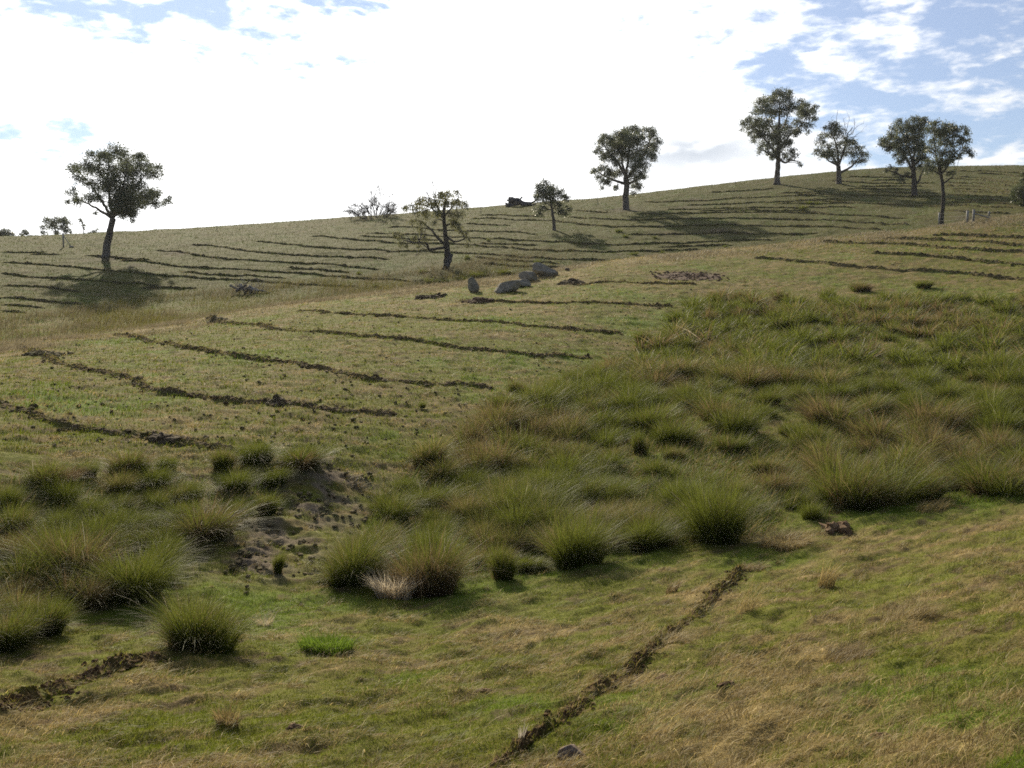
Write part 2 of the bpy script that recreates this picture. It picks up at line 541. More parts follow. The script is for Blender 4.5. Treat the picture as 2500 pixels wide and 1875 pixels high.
def mat_noise(name, c1, c2, scale=6.0, rough=0.9, bump=0.5, dist=0.02, c3=None, stretch=None, spec=0.2):
    m, t = mat_new(name)
    tcn = t.n('ShaderNodeTexCoord')
    v = tcn.outputs['Object']
    if stretch:
        v = t.n('ShaderNodeMapping', {'Vector': v, 'Scale': stretch}).outputs[0]
    a = t.noise(v, scale, 6.0, 0.65, 0.3)
    b = t.noise(v, scale * 4.3, 4.0, 0.6)
    c = t.mix(t.smooth(a, 0.36, 0.64), (*c1, 1), (*c2, 1))
    if c3:
        c = t.mix(t.smooth(b, 0.52, 0.68), c, (*c3, 1))
    bm = t.n('ShaderNodeBump', {'Height': t.m('ADD', a, t.m('MULTIPLY', b, 0.5)), 'Strength': bump, 'Distance': dist})
    p = t.n('ShaderNodeBsdfPrincipled', {'Base Color': c, 'Roughness': rough, 'Specular IOR Level': spec, 'Normal': bm.outputs[0]})
    t.n('ShaderNodeOutputMaterial', {'Surface': p.outputs[0]})
    return m


M_GROUND = mat_ground()
M_FUR = mat_sod()
M_BLADE = mat_leafy('grass_blade', 0.42, 0.55, 0.18)
M_RUSH = mat_leafy('rush_blade', 0.47, 0.5, 0.12)
M_LEAF = mat_leafy('gum_leaf', 0.38, 0.45, 0.4)
M_SOIL = mat_noise('turned_soil', (0.062, 0.040, 0.025), (0.12, 0.085, 0.05), 5.0, 0.95, 0.9, 0.03, (0.10, 0.10, 0.034))
M_SOD = mat_noise('turned_sod', (0.095, 0.072, 0.036), (0.17, 0.13, 0.062), 3.0, 0.95, 0.9, 0.04, (0.115, 0.122, 0.026))
M_FRESH = mat_noise('fresh_brown_soil', (0.12, 0.070, 0.036), (0.21, 0.135, 0.072), 9.0, 0.95, 0.9, 0.02, (0.24, 0.17, 0.095))
M_BARK = mat_noise('gum_bark', (0.085, 0.07, 0.055), (0.17, 0.145, 0.12), 2.5, 0.9, 0.7, 0.03, None, (1, 1, 0.25))
M_BARKD = mat_noise('dark_bark', (0.045, 0.037, 0.03), (0.10, 0.083, 0.066), 3.0, 0.9, 0.8, 0.03, None, (1, 1, 0.3))
M_DEAD = mat_noise('grey_dead_wood', (0.20, 0.18, 0.16), (0.40, 0.37, 0.33), 3.5, 0.85, 0.6, 0.02, (0.10, 0.085, 0.07), (1, 1, 0.3))
M_CHAR = mat_noise('weathered_log', (0.05, 0.048, 0.05), (0.11, 0.10, 0.10), 2.0, 0.9, 0.7, 0.03)
M_ROCK = mat_noise('lichen_granite', (0.185, 0.165, 0.125), (0.33, 0.295, 0.23), 3.4, 0.92, 1.0, 0.05, (0.11, 0.098, 0.07))
M_ROCKB = mat_noise('brown_stone', (0.12, 0.085, 0.06), (0.22, 0.165, 0.125), 9.0, 0.92, 0.9, 0.02, (0.30, 0.26, 0.22))
M_POST = mat_noise('pale_post', (0.24, 0.225, 0.20), (0.36, 0.34, 0.30), 4.0, 0.8, 0.4, 0.01)
M_STEEL = mat_noise('grey_picket', (0.12, 0.12, 0.12), (0.2, 0.19, 0.18), 8.0, 0.6, 0.2, 0.005)

M_RED = mat_noise('red_brown_soil', (0.075, 0.043, 0.026), (0.135, 0.082, 0.047), 7.0, 0.95, 0.9, 0.02, (0.16, 0.105, 0.06))

# ------------------------------------------------------------------ ground sheet
ths = np.concatenate([np.radians(np.arange(-180, -62, 6.0)), np.radians(np.arange(-62, -31, 0.5)),
                      np.radians(np.linspace(-31, 31, 980)), np.radians(np.arange(31.5, 62, 0.5)), np.radians(np.arange(62, 181, 6.0))])
rs = [0.35, 1.2, 2.2, 3.2, 4.2, 5.0, 5.5]
while rs[-1] < 4000:
    r = rs[-1]
    if r < 22: d = 0.018 * (r / 6.5) ** 1.15
    elif r < 112: d = 0.105 + (r - 22) * 0.0018
    elif r < 245: d = 0.30 + (r - 112) * 0.002
    else: d = r * 0.06
    rs.append(r + d)
rs = np.array(rs)
A, B = np.meshgrid(ths, rs)
gx_, gy_ = (B * np.sin(A)).ravel(), (B * np.cos(A)).ravel()
gz_ = ground_z(gx_, gy_)
# hoof-poached mud
mudm = spots(gx_, gy_, [(p, 0.9) for p in mud_pts])
gz_ += mudm * (fbm(gx_, gy_, 0.26, 3, 91) - 0.5) * 0.17
nt_, nr_ = len(ths), len(rs)
ii, jj = np.meshgrid(np.arange(nr_ - 1), np.arange(nt_ - 1), indexing='ij')
F = np.stack([ii * nt_ + jj, ii * nt_ + jj + 1, (ii + 1) * nt_ + jj + 1, (ii + 1) * nt_ + jj], -1).reshape(-1, 4)[:, ::-1]
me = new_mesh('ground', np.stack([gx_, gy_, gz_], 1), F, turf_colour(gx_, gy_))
ground = add_obj('ground', me, M_GROUND)
tag(ground, kind='structure')


# ------------------------------------------------------------------ turf, straw and long grass that nobody could count
def scatter(n, r0, r1, th0=-31, th1=31, power=1.0):
    u = rng.random(n)
    if power == 1.0:
        r = r0 * (r1 / r0) ** u
    else:
        q = 1 - power
        r = (r0 ** q + u * (r1 ** q - r0 ** q)) ** (1 / q)
    th = np.radians(rng.uniform(th0, th1, n))
    return r * np.sin(th), r * np.cos(th), r


def turf_blades(n, r0, r1, lo, hi, wfun, seed, power=1.0, straw_bias=0.0, keep=None, lean=(0.15, 0.9)):
    x, y, r = scatter(n, r0, r1, power=power)
    dry, soil, mud, lush = turf(x, y)
    k = rng.random(n) > np.maximum(soil * 0.9, mud * 0.95)
    if keep is not None: k &= keep(x, y, r)
    x, y, r, dry, lush = x[k], y[k], r[k], dry[k], lush[k]
    n = len(x)
    isdry = rng.random(n) < np.clip(dry * 1.05 + straw_bias, 0.03, 0.97)
    g = lerp(C_GREEN[None, :], C_LUSH[None, :], np.clip(lush + 0.3 * rng.random(n), 0, 1)) * rng.uniform(0.75, 1.3, (n, 1))
    s = lerp(C_BROWN[None, :], C_STRAW[None, :], rng.random(n) ** 1.2) * rng.uniform(0.85, 1.45, (n, 1))
    c = np.where(isdry[:, None], s, g) * (1 - 0.48 * sstep(r, 75, 105))[:, None]  # far blades darkened too, the hill's shade put into their colour
    patch = fbm(x, y, 0.7, 2, 101)
    L = rng.uniform(lo, hi, n) * (0.55 + 0.9 * patch) * (1 + 0.5 * lush)
    P = np.stack([x, y, ground_z(x, y) - 0.006], 1)
    W_ = wfun(r) * rng.uniform(0.7, 1.3, n)
    ln = rng.uniform(lean[0], lean[1], n) * np.where(isdry, 1.5, 1.0)
    dr = np.where(isdry, rng.uniform(0.1, 0.7, n), rng.uniform(0.0, 0.4, n))
    return blades(P, L, W_, rng.normal(0.5, 1.3, n), ln, dr, rng.uniform(0, np.pi, n), c * 0.85, c * 1.1, 2)


b = Bag()
b.add(*turf_blades(470000, 5.6, 23, 0.014, 0.042, lambda r: 0.0028 + 0.00022 * r, 1, power=1.3))
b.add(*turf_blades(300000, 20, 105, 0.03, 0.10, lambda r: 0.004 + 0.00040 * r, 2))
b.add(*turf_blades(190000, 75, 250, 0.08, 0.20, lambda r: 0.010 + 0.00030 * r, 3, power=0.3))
g = add_obj('short_grass', b.mesh('short_grass'), M_BLADE)
tag(g, 'short grazed green and straw coloured turf over the slopes', 'grass', kind='stuff')

# straw lying about in the foreground, and dry standing grass along the top of the spur
b = Bag()
x, y, r = scatter(21000, 5.8, 24, power=1.2)
dry = turf(x, y)[0]
k = rng.random(len(x)) < np.clip(dry * 1.1, 0.05, 1)
x, y = x[k], y[k]; n = len(x)
cs = C_STRAW[None, :] * rng.uniform(0.8, 2.2, (n, 1))  # bright end of the range paints glints onto the straw
b.add(*blades(np.stack([x, y, ground_z(x, y)], 1), rng.uniform(0.04, 0.17, n), rng.uniform(0.003, 0.0065, n), rng.normal(0.55, 0.9, n),
              rng.uniform(0.7, 1.8, n), rng.uniform(0.35, 0.95, n), rng.uniform(0, np.pi, n), cs * 0.85, cs, 3))
def turf_clumps(m, r0, r1, per, Lr, rad, wmul, power):
    cx, cy, cr = scatter(m, r0, r1, power=power)
    d_, s_, u_, l_ = turf(cx, cy)
    k_ = rng.random(m) < 0.25 + 0.75 * d_
    cx, cy, d_ = cx[k_], cy[k_], d_[k_]; m = len(cx)
    size = rng.uniform(0.5, 1.4, m); tone = rng.random(m); side = rng.normal(0.45, 0.45, m)
    rp = lambda a: np.repeat(a, per)
    n_ = m * per
    rho = np.sqrt(rng.random(n_)) * rad * rp(size); ph = rng.uniform(0, 2 * np.pi, n_)
    el_ = rp(rng.uniform(1.0, 3.2, m)); a_ = rp(side)
    ux, uy = rho * np.cos(ph) * el_, rho * np.sin(ph)
    x_ = rp(cx) + ux * np.cos(a_) - uy * np.sin(a_); y_ = rp(cy) + ux * np.sin(a_) + uy * np.cos(a_)
    g_ = rp(tone) > np.clip(rp(d_) * 1.2 + 0.25, 0.2, 0.92)
    col_ = np.where(g_[:, None], lerp(C_OLIVE[None, :], C_GREEN[None, :] * 1.15, rng.random(n_)), lerp(C_BROWN[None, :], C_STRAW[None, :] * 1.25, np.clip(rp(tone) * 1.1 + rng.normal(0, 0.2, n_), 0, 1)))
    rr_ = np.hypot(x_, y_)
    return blades(np.stack([x_, y_, ground_z(x_, y_) - 0.005], 1), rng.uniform(*Lr, n_) * rp(size), wmul * (0.0026 + 0.00024 * rr_), a_ + rng.normal(0, 0.5, n_),
                  rng.uniform(0.5, 1.6, n_), rng.uniform(0.1, 0.8, n_), rng.uniform(0, np.pi, n_), col_ * 0.8, col_ * 1.1, 3)


b.add(*turf_clumps(3600, 5.8, 22, 34, (0.04, 0.125), 0.075, 1.0, 1.2))
b.add(*turf_clumps(2600, 20, 100, 16, (0.08, 0.2), 0.13, 1.3, 1.0))
th = np.radians(rng.uniform(-30, 30, 95000)); r5 = knot_at(3, th)
r = r5 * (1 + rng.normal(-0.045, 0.05, len(th)))
x, y = r * np.sin(th), r * np.cos(th)
k = rng.random(len(x)) < sstep(fbm(x, y, 3.0, 3, 131), 0.32, 0.62)
x, y, r = x[k], y[k], r[k]; n = len(x)
cs = lerp(np.array([[0.15, 0.12, 0.07]]), np.array([[0.29, 0.245, 0.155]]), rng.random(n)) * rng.uniform(0.8, 1.25, (n, 1))
b.add(*blades(np.stack([x, y, ground_z(x, y)], 1), rng.uniform(0.10, 0.30, n), 0.004 + 0.00022 * r, rng.normal(0.4, 0.9, n),
              rng.uniform(0.2, 0.9, n), rng.uniform(0.0, 0.5, n), rng.uniform(0, np.pi, n), cs * 0.8, cs, 2))
g = add_obj('dry_straw', b.mesh('dry_straw'), M_BLADE)
tag(g, 'pale dry straw strewn over the turf and fringing the spur', 'dry grass', kind='stuff')


# ------------------------------------------------------------------ rush tussocks
def in_poly(px, py, poly):
    px = np.asarray(px); py = np.asarray(py)
    ins = np.zeros(px.shape, bool)
    q = len(poly) - 1
    for i in range(len(poly)):
        xi, yi = poly[i]; xj, yj = poly[q]
        c = ((yi > py) != (yj > py)) & (px < (xj - xi) * (py - yi) / (yj - yi + 1e-12) + xi)
        ins ^= c; q = i
    return ins


RUSH_G = np.array([0.122, 0.148, 0.017]); RUSH_D = np.array([0.062, 0.074, 0.011]); RUSH_S = np.array([0.31, 0.25, 0.105])
RUSH_B = np.array([0.165, 0.112, 0.055]); RUSH_W = np.array([0.46, 0.41, 0.33])


def tussock_blades(n, width, style, seed, seg=4, spread=1.0, up=0.0):
    """a unit tussock, about 1 m high and 1.3 m wide; style = (green, straw, brown) shares"""
    rr = np.random.default_rng(seed)
    rho = np.sqrt(rr.random(n)); phi = rr.uniform(0, 2 * np.pi, n)
    # several crowns grown together
    kc = 8
    cx = rr.normal(0, 0.17, kc); cy = rr.normal(0, 0.17, kc); which = rr.integers(0, kc, n)
    kh = rr.uniform(0.58, 1.12, kc); kl = rr.uniform(0.03, 0.42, kc); ka = np.arctan2(cy, cx) + rr.normal(0, 0.5, kc); kt = rr.random(kc)
    P = np.stack([cx[which] + 0.15 * rho * np.cos(phi), cy[which] + 0.15 * rho * np.sin(phi), np.full(n, -0.03)], 1)
    L = rr.uniform(0.5, 1.14, n) * (1 - 0.12 * rho) * kh[which]
    lean = (0.08 + 0.72 * rho ** 1.2 * rr.uniform(0.4, 1.4, n)) * spread
    droop = np.clip(0.08 + 0.50 * rho * rr.uniform(0.2, 1.4, n) - up, 0.0, 0.85)
    hx_ = lean * np.cos(phi) + kl[which] * np.cos(ka[which]); hy_ = lean * np.sin(phi) + kl[which] * np.sin(ka[which])
    laz = np.arctan2(hy_, hx_) + rr.normal(0, 0.4, n); lean = np.hypot(hx_, hy_)
    bent = rr.random(n) < 0.06                       # broken and fallen stems
    L = np.where(bent, L * 0.62, L); lean = np.where(bent, lean + rr.uniform(0.2, 0.7, n), lean); droop = np.where(bent, rr.uniform(0.6, 0.98, n), droop)
    u = np.clip(rr.random(n) * 0.72 + 0.28 * kt[which], 0, 0.9999)
    u = np.where(bent & (rr.random(n) < 0.6), 1 - (1 - u) * 0.35, u)
    ga, sa_, ba = style
    gcol = lerp(RUSH_D[None, :], RUSH_G[None, :], rr.random(n))
    tip = np.where((u < ga)[:, None], gcol * 1.1, np.where((u < ga + sa_)[:, None], RUSH_S[None, :] * rr.uniform(0.5, 1.25, (n, 1)), RUSH_B[None, :] * rr.uniform(0.8, 1.3, (n, 1))))
    tip = np.where((rr.random(n) < 0.01)[:, None], RUSH_W[None, :] * rr.uniform(0.8, 1.3, (n, 1)), tip)  # a few pale tips put backlit glints into the blade colour
    tip = tip + (RUSH_S[None, :] - tip) * (rr.random(n) * 0.18)[:, None]
    bas = np.where((u < ga)[:, None], gcol * 0.95, np.where((u < ga + sa_)[:, None], RUSH_B[None, :] * 1.1, RUSH_B[None, :] * 0.8))
    return blades(P, L, np.full(n, width) * rr.uniform(0.7, 1.3, n), laz, lean, droop, rr.uniform(0, np.pi, n), bas, tip, seg, wind=(rr.normal(0.07, 0.09, n)[:, None], rr.normal(0.0, 0.07, n)[:, None]))


STY = {'green': (0.93, 0.03, 0.04), 'mixed': (0.80, 0.09, 0.11), 'brown': (0.45, 0.10, 0.45), 'straw': (0.62, 0.26, 0.12), 'dark': (0.86, 0.01, 0.13)}
PROTO = {}


def proto(style, var, lod):
    key = (style, var, lod)
    if key not in PROTO:
        n, wd, sg = ((3600, 0.0055, 5), (2200, 0.0078, 4), (1200, 0.0135, 3))[lod]
        V, F_, C_ = tussock_blades(n, wd, STY[style], 1000 + var * 13 + lod + hash_s(style), sg, up=0.12 if style == 'dark' else 0.0)
        me = new_mesh('rush_tussock', V, F_, C_)
        me.materials.append(M_RUSH)
        PROTO[key] = me
    return PROTO[key]


def hash_s(s):
    return sum(ord(c) * (i + 3) for i, c in enumerate(s)) % 997


placed = []          # (x, y, radius)


def big_tussock(label, vx, vy, hpx, wpx, style, group=None, cat='tussock', cols=None, n=4200):
    """a tussock the picture shows on its own: green blades and dry blades are its parts"""
    p = vhit(vx, vy)
    r = math.hypot(p.x, p.y)
    s = r / (FPX / 1.1302)
    h = hpx * s; wd = wpx * s
    t = empty('rush_tussock', p)
    tag(t, label, cat, group)
    seed = int(vx * 7 + vy)
    lw = (0.0030 + 0.00021 * r)
    ga, sa_, ba = STY[style]
    sc = Vector((wd / 1.15, wd / 1.15, h / 0.95))
    nn_ = int(n * (1 if r < 22 else 0.5) * (0.25 if wpx < 30 else 0.6 if wpx < 50 else 1))
    mean = (sc.x + sc.z) / 2
    gp = Bag(); gp.add(*tussock_blades(int(nn_ * ga), lw / mean, (1, 0, 0), seed, 5, up=0.1))
    dp = Bag(); dp.add(*tussock_blades(max(40, int(nn_ * (1 - ga))), lw / mean, (0, sa_ / (sa_ + ba), ba / (sa_ + ba)), seed + 1, 5))
    a = add_obj('green_blades', gp.mesh('green_blades'), M_RUSH, t)
    c = add_obj('dry_blades', dp.mesh('dry_blades'), M_RUSH, t)
    for o in (a, c):
        o.scale = sc
    placed.append((p.x, p.y, wd * 0.42))
    return t


for args in (
    ('large lone green tussock beside the upturned soil in the left foreground', 435, 1415, 150, 175, 'mixed'),
    ('big brown based tussock rising behind the bleached white tuft', 925, 1280, 165, 165, 'brown'),
    ('wide green tussock immediately left of the bleached white tuft', 768, 1262, 120, 140, 'mixed'),
    ('narrow upright dark green tussock standing forward on bright turf', 1085, 1262, 95, 60, 'green'),
    ('round brown footed tussock casting shade on bright turf, front edge', 1230, 1222, 120, 150, 'mixed'),
    ('low bright green tussock on the front edge, left of the tallest green one', 1400, 1188, 75, 120, 'green'),
    ('tallest bushy green tussock on the front edge, right of centre', 1545, 1168, 170, 180, 'green'),
    ('broad shaggy tussock with deep shade before the earth clod', 1860, 1088, 150, 210, 'mixed'),
    ('small dark tussock at the far end of the front edge, before dry curved grass', 2000, 1083, 70, 70, 'dark'),
    ('wide dark tussock against the right frame edge above the turf', 2150, 1062, 95, 160, 'mixed'),
    ('dense dark green tussock at the front corner of the left thicket', 285, 1293, 115, 150, 'green'),
    ('shaggy brown tinged tussock in the middle of the left thicket', 155, 1245, 130, 175, 'brown'),
    ('rounded brown tussock beside the bare muddy gap', 440, 1165, 95, 150, 'brown'),
    ('small green tussock below the left thicket', 95, 1375, 85, 85, 'green'),
    ('tussock cut by the left frame edge, lowest of the left thicket', 15, 1400, 85, 90, 'mixed'),
    ('thin dark upright rush spike standing at the edge of the mud', 600, 1240, 55, 26, 'dark'),
    ('dark green upright tussock at the left rim of the mud', 575, 1112, 55, 45, 'dark'),
    ('upright reddish brown tussock at the lower end of the lowest furrow', 487, 1012, 65, 55, 'brown'),
    ('brown tussock standing behind the left thicket below the lowest furrow', 275, 1020, 60, 80, 'brown'),
    ('brown tussock near the left frame edge, rear of the left thicket', 105, 1050, 60, 85, 'brown'),
    ('wide green and brown tussock at the top right corner of the left thicket', 648, 1003, 55, 100, 'mixed'),
    ('dark squat tussock alone on turf at the spur foot, leftmost there', 1085, 886, 42, 80, 'dark'),
    ('yellow green tussock right beside the dark squat one at the spur foot', 1165, 890, 80, 85, 'mixed'),
    ('brown tussock right of the yellow green one at the spur foot', 1300, 880, 60, 90, 'brown'),
    ('small brown tuft behind the squat dark tussock at the spur foot', 1115, 848, 36, 42, 'brown'),
    ('dark narrow upright tussock amid paler grass in mid slope', 1380, 985, 75, 42, 'dark'),
    ('dark tussock at the end of the furrow, first of four in a row', 1390, 738, 36, 46, 'dark'),
    ('dark tussock second of four in a row past the furrow end', 1442, 742, 36, 46, 'dark'),
    ('dark tussock third of four in a row past the furrow end', 1487, 755, 40, 52, 'dark'),
    ('dark tussock last and lowest of four in a row past the furrow end', 1532, 782, 40, 46, 'dark'),
    ('isolated brown tussock on the upper edge of the right thicket', 1858, 628, 28, 46, 'brown'),
    ('isolated dark tussock highest on the right thicket edge', 1995, 622, 20, 36, 'dark'),
    ('tiny dark tuft alone on bare turf below the furrow end', 912, 880, 17, 15, 'dark'),
    ('low green tuft on bright turf between two front edge tussocks', 1140, 1238, 32, 70, 'green'),
):
    big_tussock(*args)

# the thickets themselves
POLY_R = [(720, 1255), (860, 1262), (1000, 1262), (1230, 1215), (1420, 1186), (1640, 1160), (1760, 1118), (1920, 1085), (2212, 1040), (2330, 1030), (2330, 640),
          (1900, 645), (1580, 640), (1490, 670), (1440, 730), (1390, 780), (1290, 800), (1180, 850), (1180, 900), (1000, 930), (930, 985), (860, 1060), (790, 1130)]
POLY_L = [(-120, 1400), (0, 1372), (120, 1350), (340, 1285), (360, 1190), (500, 1135), (545, 1075), (690, 1015), (680, 985), (560, 985), (480, 1000), (300, 1012), (100, 1025), (-120, 1040)]


def fill(poly, sp0, tries, hr, seed):
    rr = np.random.default_rng(seed)
    xs = [vhit(*q) for q in poly]
    wx = [(q.x, q.y) for q in xs]
    x0, x1 = min(q[0] for q in wx), max(q[0] for q in wx); y0, y1 = min(q[1] for q in wx), max(q[1] for q in wx)
    cx = rr.uniform(x0, x1, tries); cy = rr.uniform(y0, y1, tries)
    k = in_poly(cx, cy, wx)
    cx, cy = cx[k], cy[k]
    th = np.arctan2(cx, cy); k = np.abs(th) < R(31)
    res = []
    pts = np.array([(a, b_, c) for a, b_, c in placed])
    for a, b_ in zip(cx[k], cy[k]):
        r = math.hypot(a, b_)
        dens = float(fbm(np.array([a]), np.array([b_]), 5.0, 2, 151)[0])
        sp = sp0 * (0.72 + 0.016 * r) * (1.75 - 1.5 * dens)
        if len(pts) and np.any((pts[:, 0] - a) ** 2 + (pts[:, 1] - b_) ** 2 < (0.5 * sp + pts[:, 2]) ** 2 * 0.8):
            continue
        pts = np.vstack([pts, [a, b_, 0.5 * sp]])
        res.append((a, b_, r))
    return res


mass_l = fill(POLY_L, 0.74, 6000, None, 3)
mass_r = fill(POLY_R, 0.92, 22000, None, 4)
mass_r.sort(key=lambda q: q[2])
N_R = 258 - len(mass_l)
styles = ['green', 'mixed', 'straw', 'brown', 'dark']
LBL = {
    'green': 'green rush tussock within the %s', 'mixed': 'green and tawny rush tussock within the %s',
    'straw': 'straw topped rush tussock within the %s', 'brown': 'brown withered rush tussock within the %s', 'dark': 'dark green rush tussock within the %s'}


def style_at(x, y, rr):
    r = math.hypot(x, y)
    v = float(fbm(np.array([x]), np.array([y]), 2.6, 2, 161)[0]) + rr.normal(0, 0.12)
    if r < 24:
        return 'brown' if v < 0.30 else 'straw' if v < 0.46 else 'mixed' if v < 0.60 else 'green'
    return 'brown' if v < 0.36 else 'straw' if v < 0.41 else 'mixed' if v < 0.54 else 'green' if v < 0.68 else 'dark'


rrn = np.random.default_rng(11)
rest = Bag()


def mass(lst, where, group, limit):
    for i, (x, y, r) in enumerate(lst):
        st = style_at(x, y, rrn)
        z = float(ground_z(np.array([x]), np.array([y]), False)[0]) - 0.02
        h = (rrn.uniform(0.40, 0.74) if limit > 500 else rrn.uniform(0.46, 0.98)) * (0.95 if r < 22 else 1.2)
        wdt = h * rrn.uniform(0.85, 1.3) * (1.0 + 0.35 * float(sstep(r, 20, 42)) * rrn.uniform(0.0, 1.2))
        if i < limit:
            lod = 0 if r < 21 else 1 if r < 34 else 2
            o = add_obj('rush_tussock', proto(st, i % 4, lod), None, None, (x, y, z))
            o.scale = (wdt, wdt, h)
            o.rotation_euler = (rrn.normal(0, 0.05), rrn.normal(0.02, 0.06), rrn.normal(0, 0.6))
            tag(o, LBL[st] % where(x, y, r), 'tussock', group(x, y, r))
        else:
            V, F_, C_ = tussock_blades(420, 0.022, STY[st], 5000 + i, 3)
            a = rrn.normal(0, 0.6); ca, sa_ = math.cos(a), math.sin(a)
            V = np.stack([(V[:, 0] * ca - V[:, 1] * sa_) * wdt + x, (V[:, 0] * sa_ + V[:, 1] * ca) * wdt + y, V[:, 2] * h + z], 1)
            rest.add(V, F_, C_)


mass(mass_l, lambda x, y, r: 'dense thicket left of the mud', lambda x, y, r: 'tussocks of the left thicket', 999)


def where_r(x, y, r):
    return 'near part of the right thicket' if r < 20 else 'middle of the right thicket' if r < 30 else 'upper part of the right thicket'


mass(mass_r, where_r, lambda x, y, r: 'tussocks of the ' + where_r(x, y, r), N_R)
if rest.v:
    o = add_obj('distant_tussocks', rest.mesh('distant_tussocks'), M_RUSH)
    tag(o, 'distant mass of small green and brown tussocks at upper right', 'tussocks', kind='stuff')

# long grass that fills the thickets
b = Bag()
for poly, n in ((POLY_L, 36000), (POLY_R, 150000)):
    wx = [(vhit(*q).x, vhit(*q).y) for q in poly]
    x, y, r = scatter(n * 3, 11, 72, power=1.1)
    k = in_poly(x, y, wx)
    mudk = spots(x, y, [(p, 0.7) for p in mud_pts])
    k &= rng.random(len(x)) > mudk
    k &= rng.random(len(x)) < sstep(fbm(x, y, 1.8, 3, 171), 0.25, 0.6)
    x, y, r = x[k], y[k], r[k]; n2 = len(x)
    v = fbm(x, y, 1.5, 3, 173)
    u = rng.random(n2)
    c = np.where((u < 0.62 + 0.5 * (v - 0.5))[:, None], lerp(RUSH_D[None, :], C_LUSH[None, :] * 0.9, rng.random(n2)), lerp(RUSH_B[None, :], RUSH_S[None, :], rng.random(n2)))
    L = rng.uniform(0.16, 0.42, n2) * (0.5 + 0.8 * v)
    b.add(*blades(np.stack([x, y, ground_z(x, y, False) - 0.02], 1), L, 0.004 + 0.0003 * r, rng.normal(0.35, 0.9, n2), rng.uniform(0.2, 1.1, n2),
                  rng.uniform(0, 0.6, n2), rng.uniform(0, np.pi, n2), c * 0.85, c * 1.15, 3))
# reed bed and rank grass in the gully behind the spur
th = np.radians(rng.uniform(-31, 20, 70000))
r5 = knot_at(3, th); r7 = knot_at(4, th)
u = rng.random(len(th))
r = r5 + (r7 - r5) * (0.35 + u * 0.95)
x, y = r * np.sin(th), r * np.cos(th)
k = rng.random(len(x)) < sstep(fbm(x, y, 5.0, 3, 181), 0.2, 0.55) * (1 - sstep(np.degrees(th), -3, 6))
x, y, r = x[k], y[k], r[k]; n2 = len(x)
v = fbm(x, y, 4.0, 3, 183)
c = np.where((rng.random(n2) < 0.75 * sstep(v, 0.38, 0.75))[:, None], C_OLIVE[None, :] * 0.8, lerp(np.array([[0.10, 0.085, 0.045]]), np.array([[0.17, 0.14, 0.08]]), rng.random(n2)))
b.add(*blades(np.stack([x, y, ground_z(x, y, False) - 0.03], 1), rng.uniform(0.35, 0.85, n2), np.full(n2, 0.026), rng.normal(0.3, 0.9, n2),
              rng.uniform(0.1, 0.6, n2), rng.uniform(0, 0.4, n2), rng.uniform(0, np.pi, n2), c * 0.8, c * 1.1, 2))
o = add_obj('long_grass', b.mesh('long_grass'), M_RUSH)
tag(o, 'long rank green and tawny grass filling the wet gullies', 'long grass', kind='stuff')


# special tufts
def tuft(name, label, cat, vx, vy, hpx, wpx, colA, colB, n=420, lean=(0.3, 1.2), droop=(0.1, 0.7), width=0.006, az=None):
    p = vhit(vx, vy); r = math.hypot(p.x, p.y); s = r / (FPX / 1.1302)
    rad = wpx * s / 2; h = hpx * s
    rho = np.sqrt(rng.random(n)) * rad * 0.75; ph = rng.uniform(0, 2 * np.pi, n)
    P = np.stack([rho * np.cos(ph), rho * np.sin(ph) * 0.8, np.zeros(n)], 1)
    P[:, 2] = ground_z(P[:, 0] + p.x, P[:, 1] + p.y) - p.z - 0.01
    t = rng.random(n)
    c = lerp(np.array(colA)[None, :], np.array(colB)[None, :], t)
    laz = ph + rng.normal(0, 0.6, n) if az is None else rng.normal(az, 0.5, n)
    b_ = Bag(); b_.add(*blades(P, rng.uniform(0.6, 1.15, n) * h, np.full(n, width) * rng.uniform(0.7, 1.3, n), laz, rng.uniform(*lean, n), rng.uniform(*droop, n),
                               rng.uniform(0, np.pi, n), c * 0.85, c * 1.1, 4))
    o_ = add_obj(name, b_.mesh(name), M_BLADE, None, p)
    tag(o_, label, cat)
    return o_


tuft('dead_tussock', 'bleached white dead tuft at the foot of the big brown based tussock', 'dead grass', 850, 1292, 66, 105, RUSH_W * np.array([1.0, 0.95, 0.85]), RUSH_W * np.array([1.5, 1.42, 1.25]), 800, (0.15, 0.8), (0.1, 0.5), 0.010)
tuft('dead_tussock', 'flattened grey brown dead tuft at the right of the tallest green tussock', 'dead grass', 1695, 1186, 44, 125, RUSH_B * 1.3, RUSH_S * 1.5, 700, (0.7, 1.8), (0.3, 0.85), 0.008)
tuft('grass_tuft', 'vivid lime green grass clump on the foreground turf', 'grass tuft', 705, 1412, 36, 150, (0.11, 0.17, 0.018), (0.16, 0.23, 0.03), 900, (0.1, 0.8), (0.0, 0.4), 0.009)
tuft('dry_tuft', 'dry yellow tuft with upright wisps at right, near the furrow top', 'dry grass', 1783, 1268, 62, 46, C_STRAW * 0.9, C_STRAW * 1.3, 170, (0.1, 0.9), (0.0, 0.4), 0.006, 0.5)
tuft('dry_tuft', 'brown bristly tuft alone in the lower left foreground', 'dry grass', 492, 1575, 48, 60, RUSH_B, C_STRAW, 260, (0.1, 0.9), (0.0, 0.5), 0.005)
tuft('dry_tuft', 'pale dead sprig just right of the large lone green tussock', 'dry grass', 572, 1355, 34, 44, C_STRAW, RUSH_W, 120, (0.3, 1.2), (0.1, 0.6), 0.006)
tuft('dry_tuft', 'bent tawny wisp below the tussocks at far right', 'dry grass', 2010, 1100, 32, 90, C_STRAW * 0.8, C_STRAW * 1.2, 220, (0.6, 1.4), (0.2, 0.7), 0.007, 0.3)
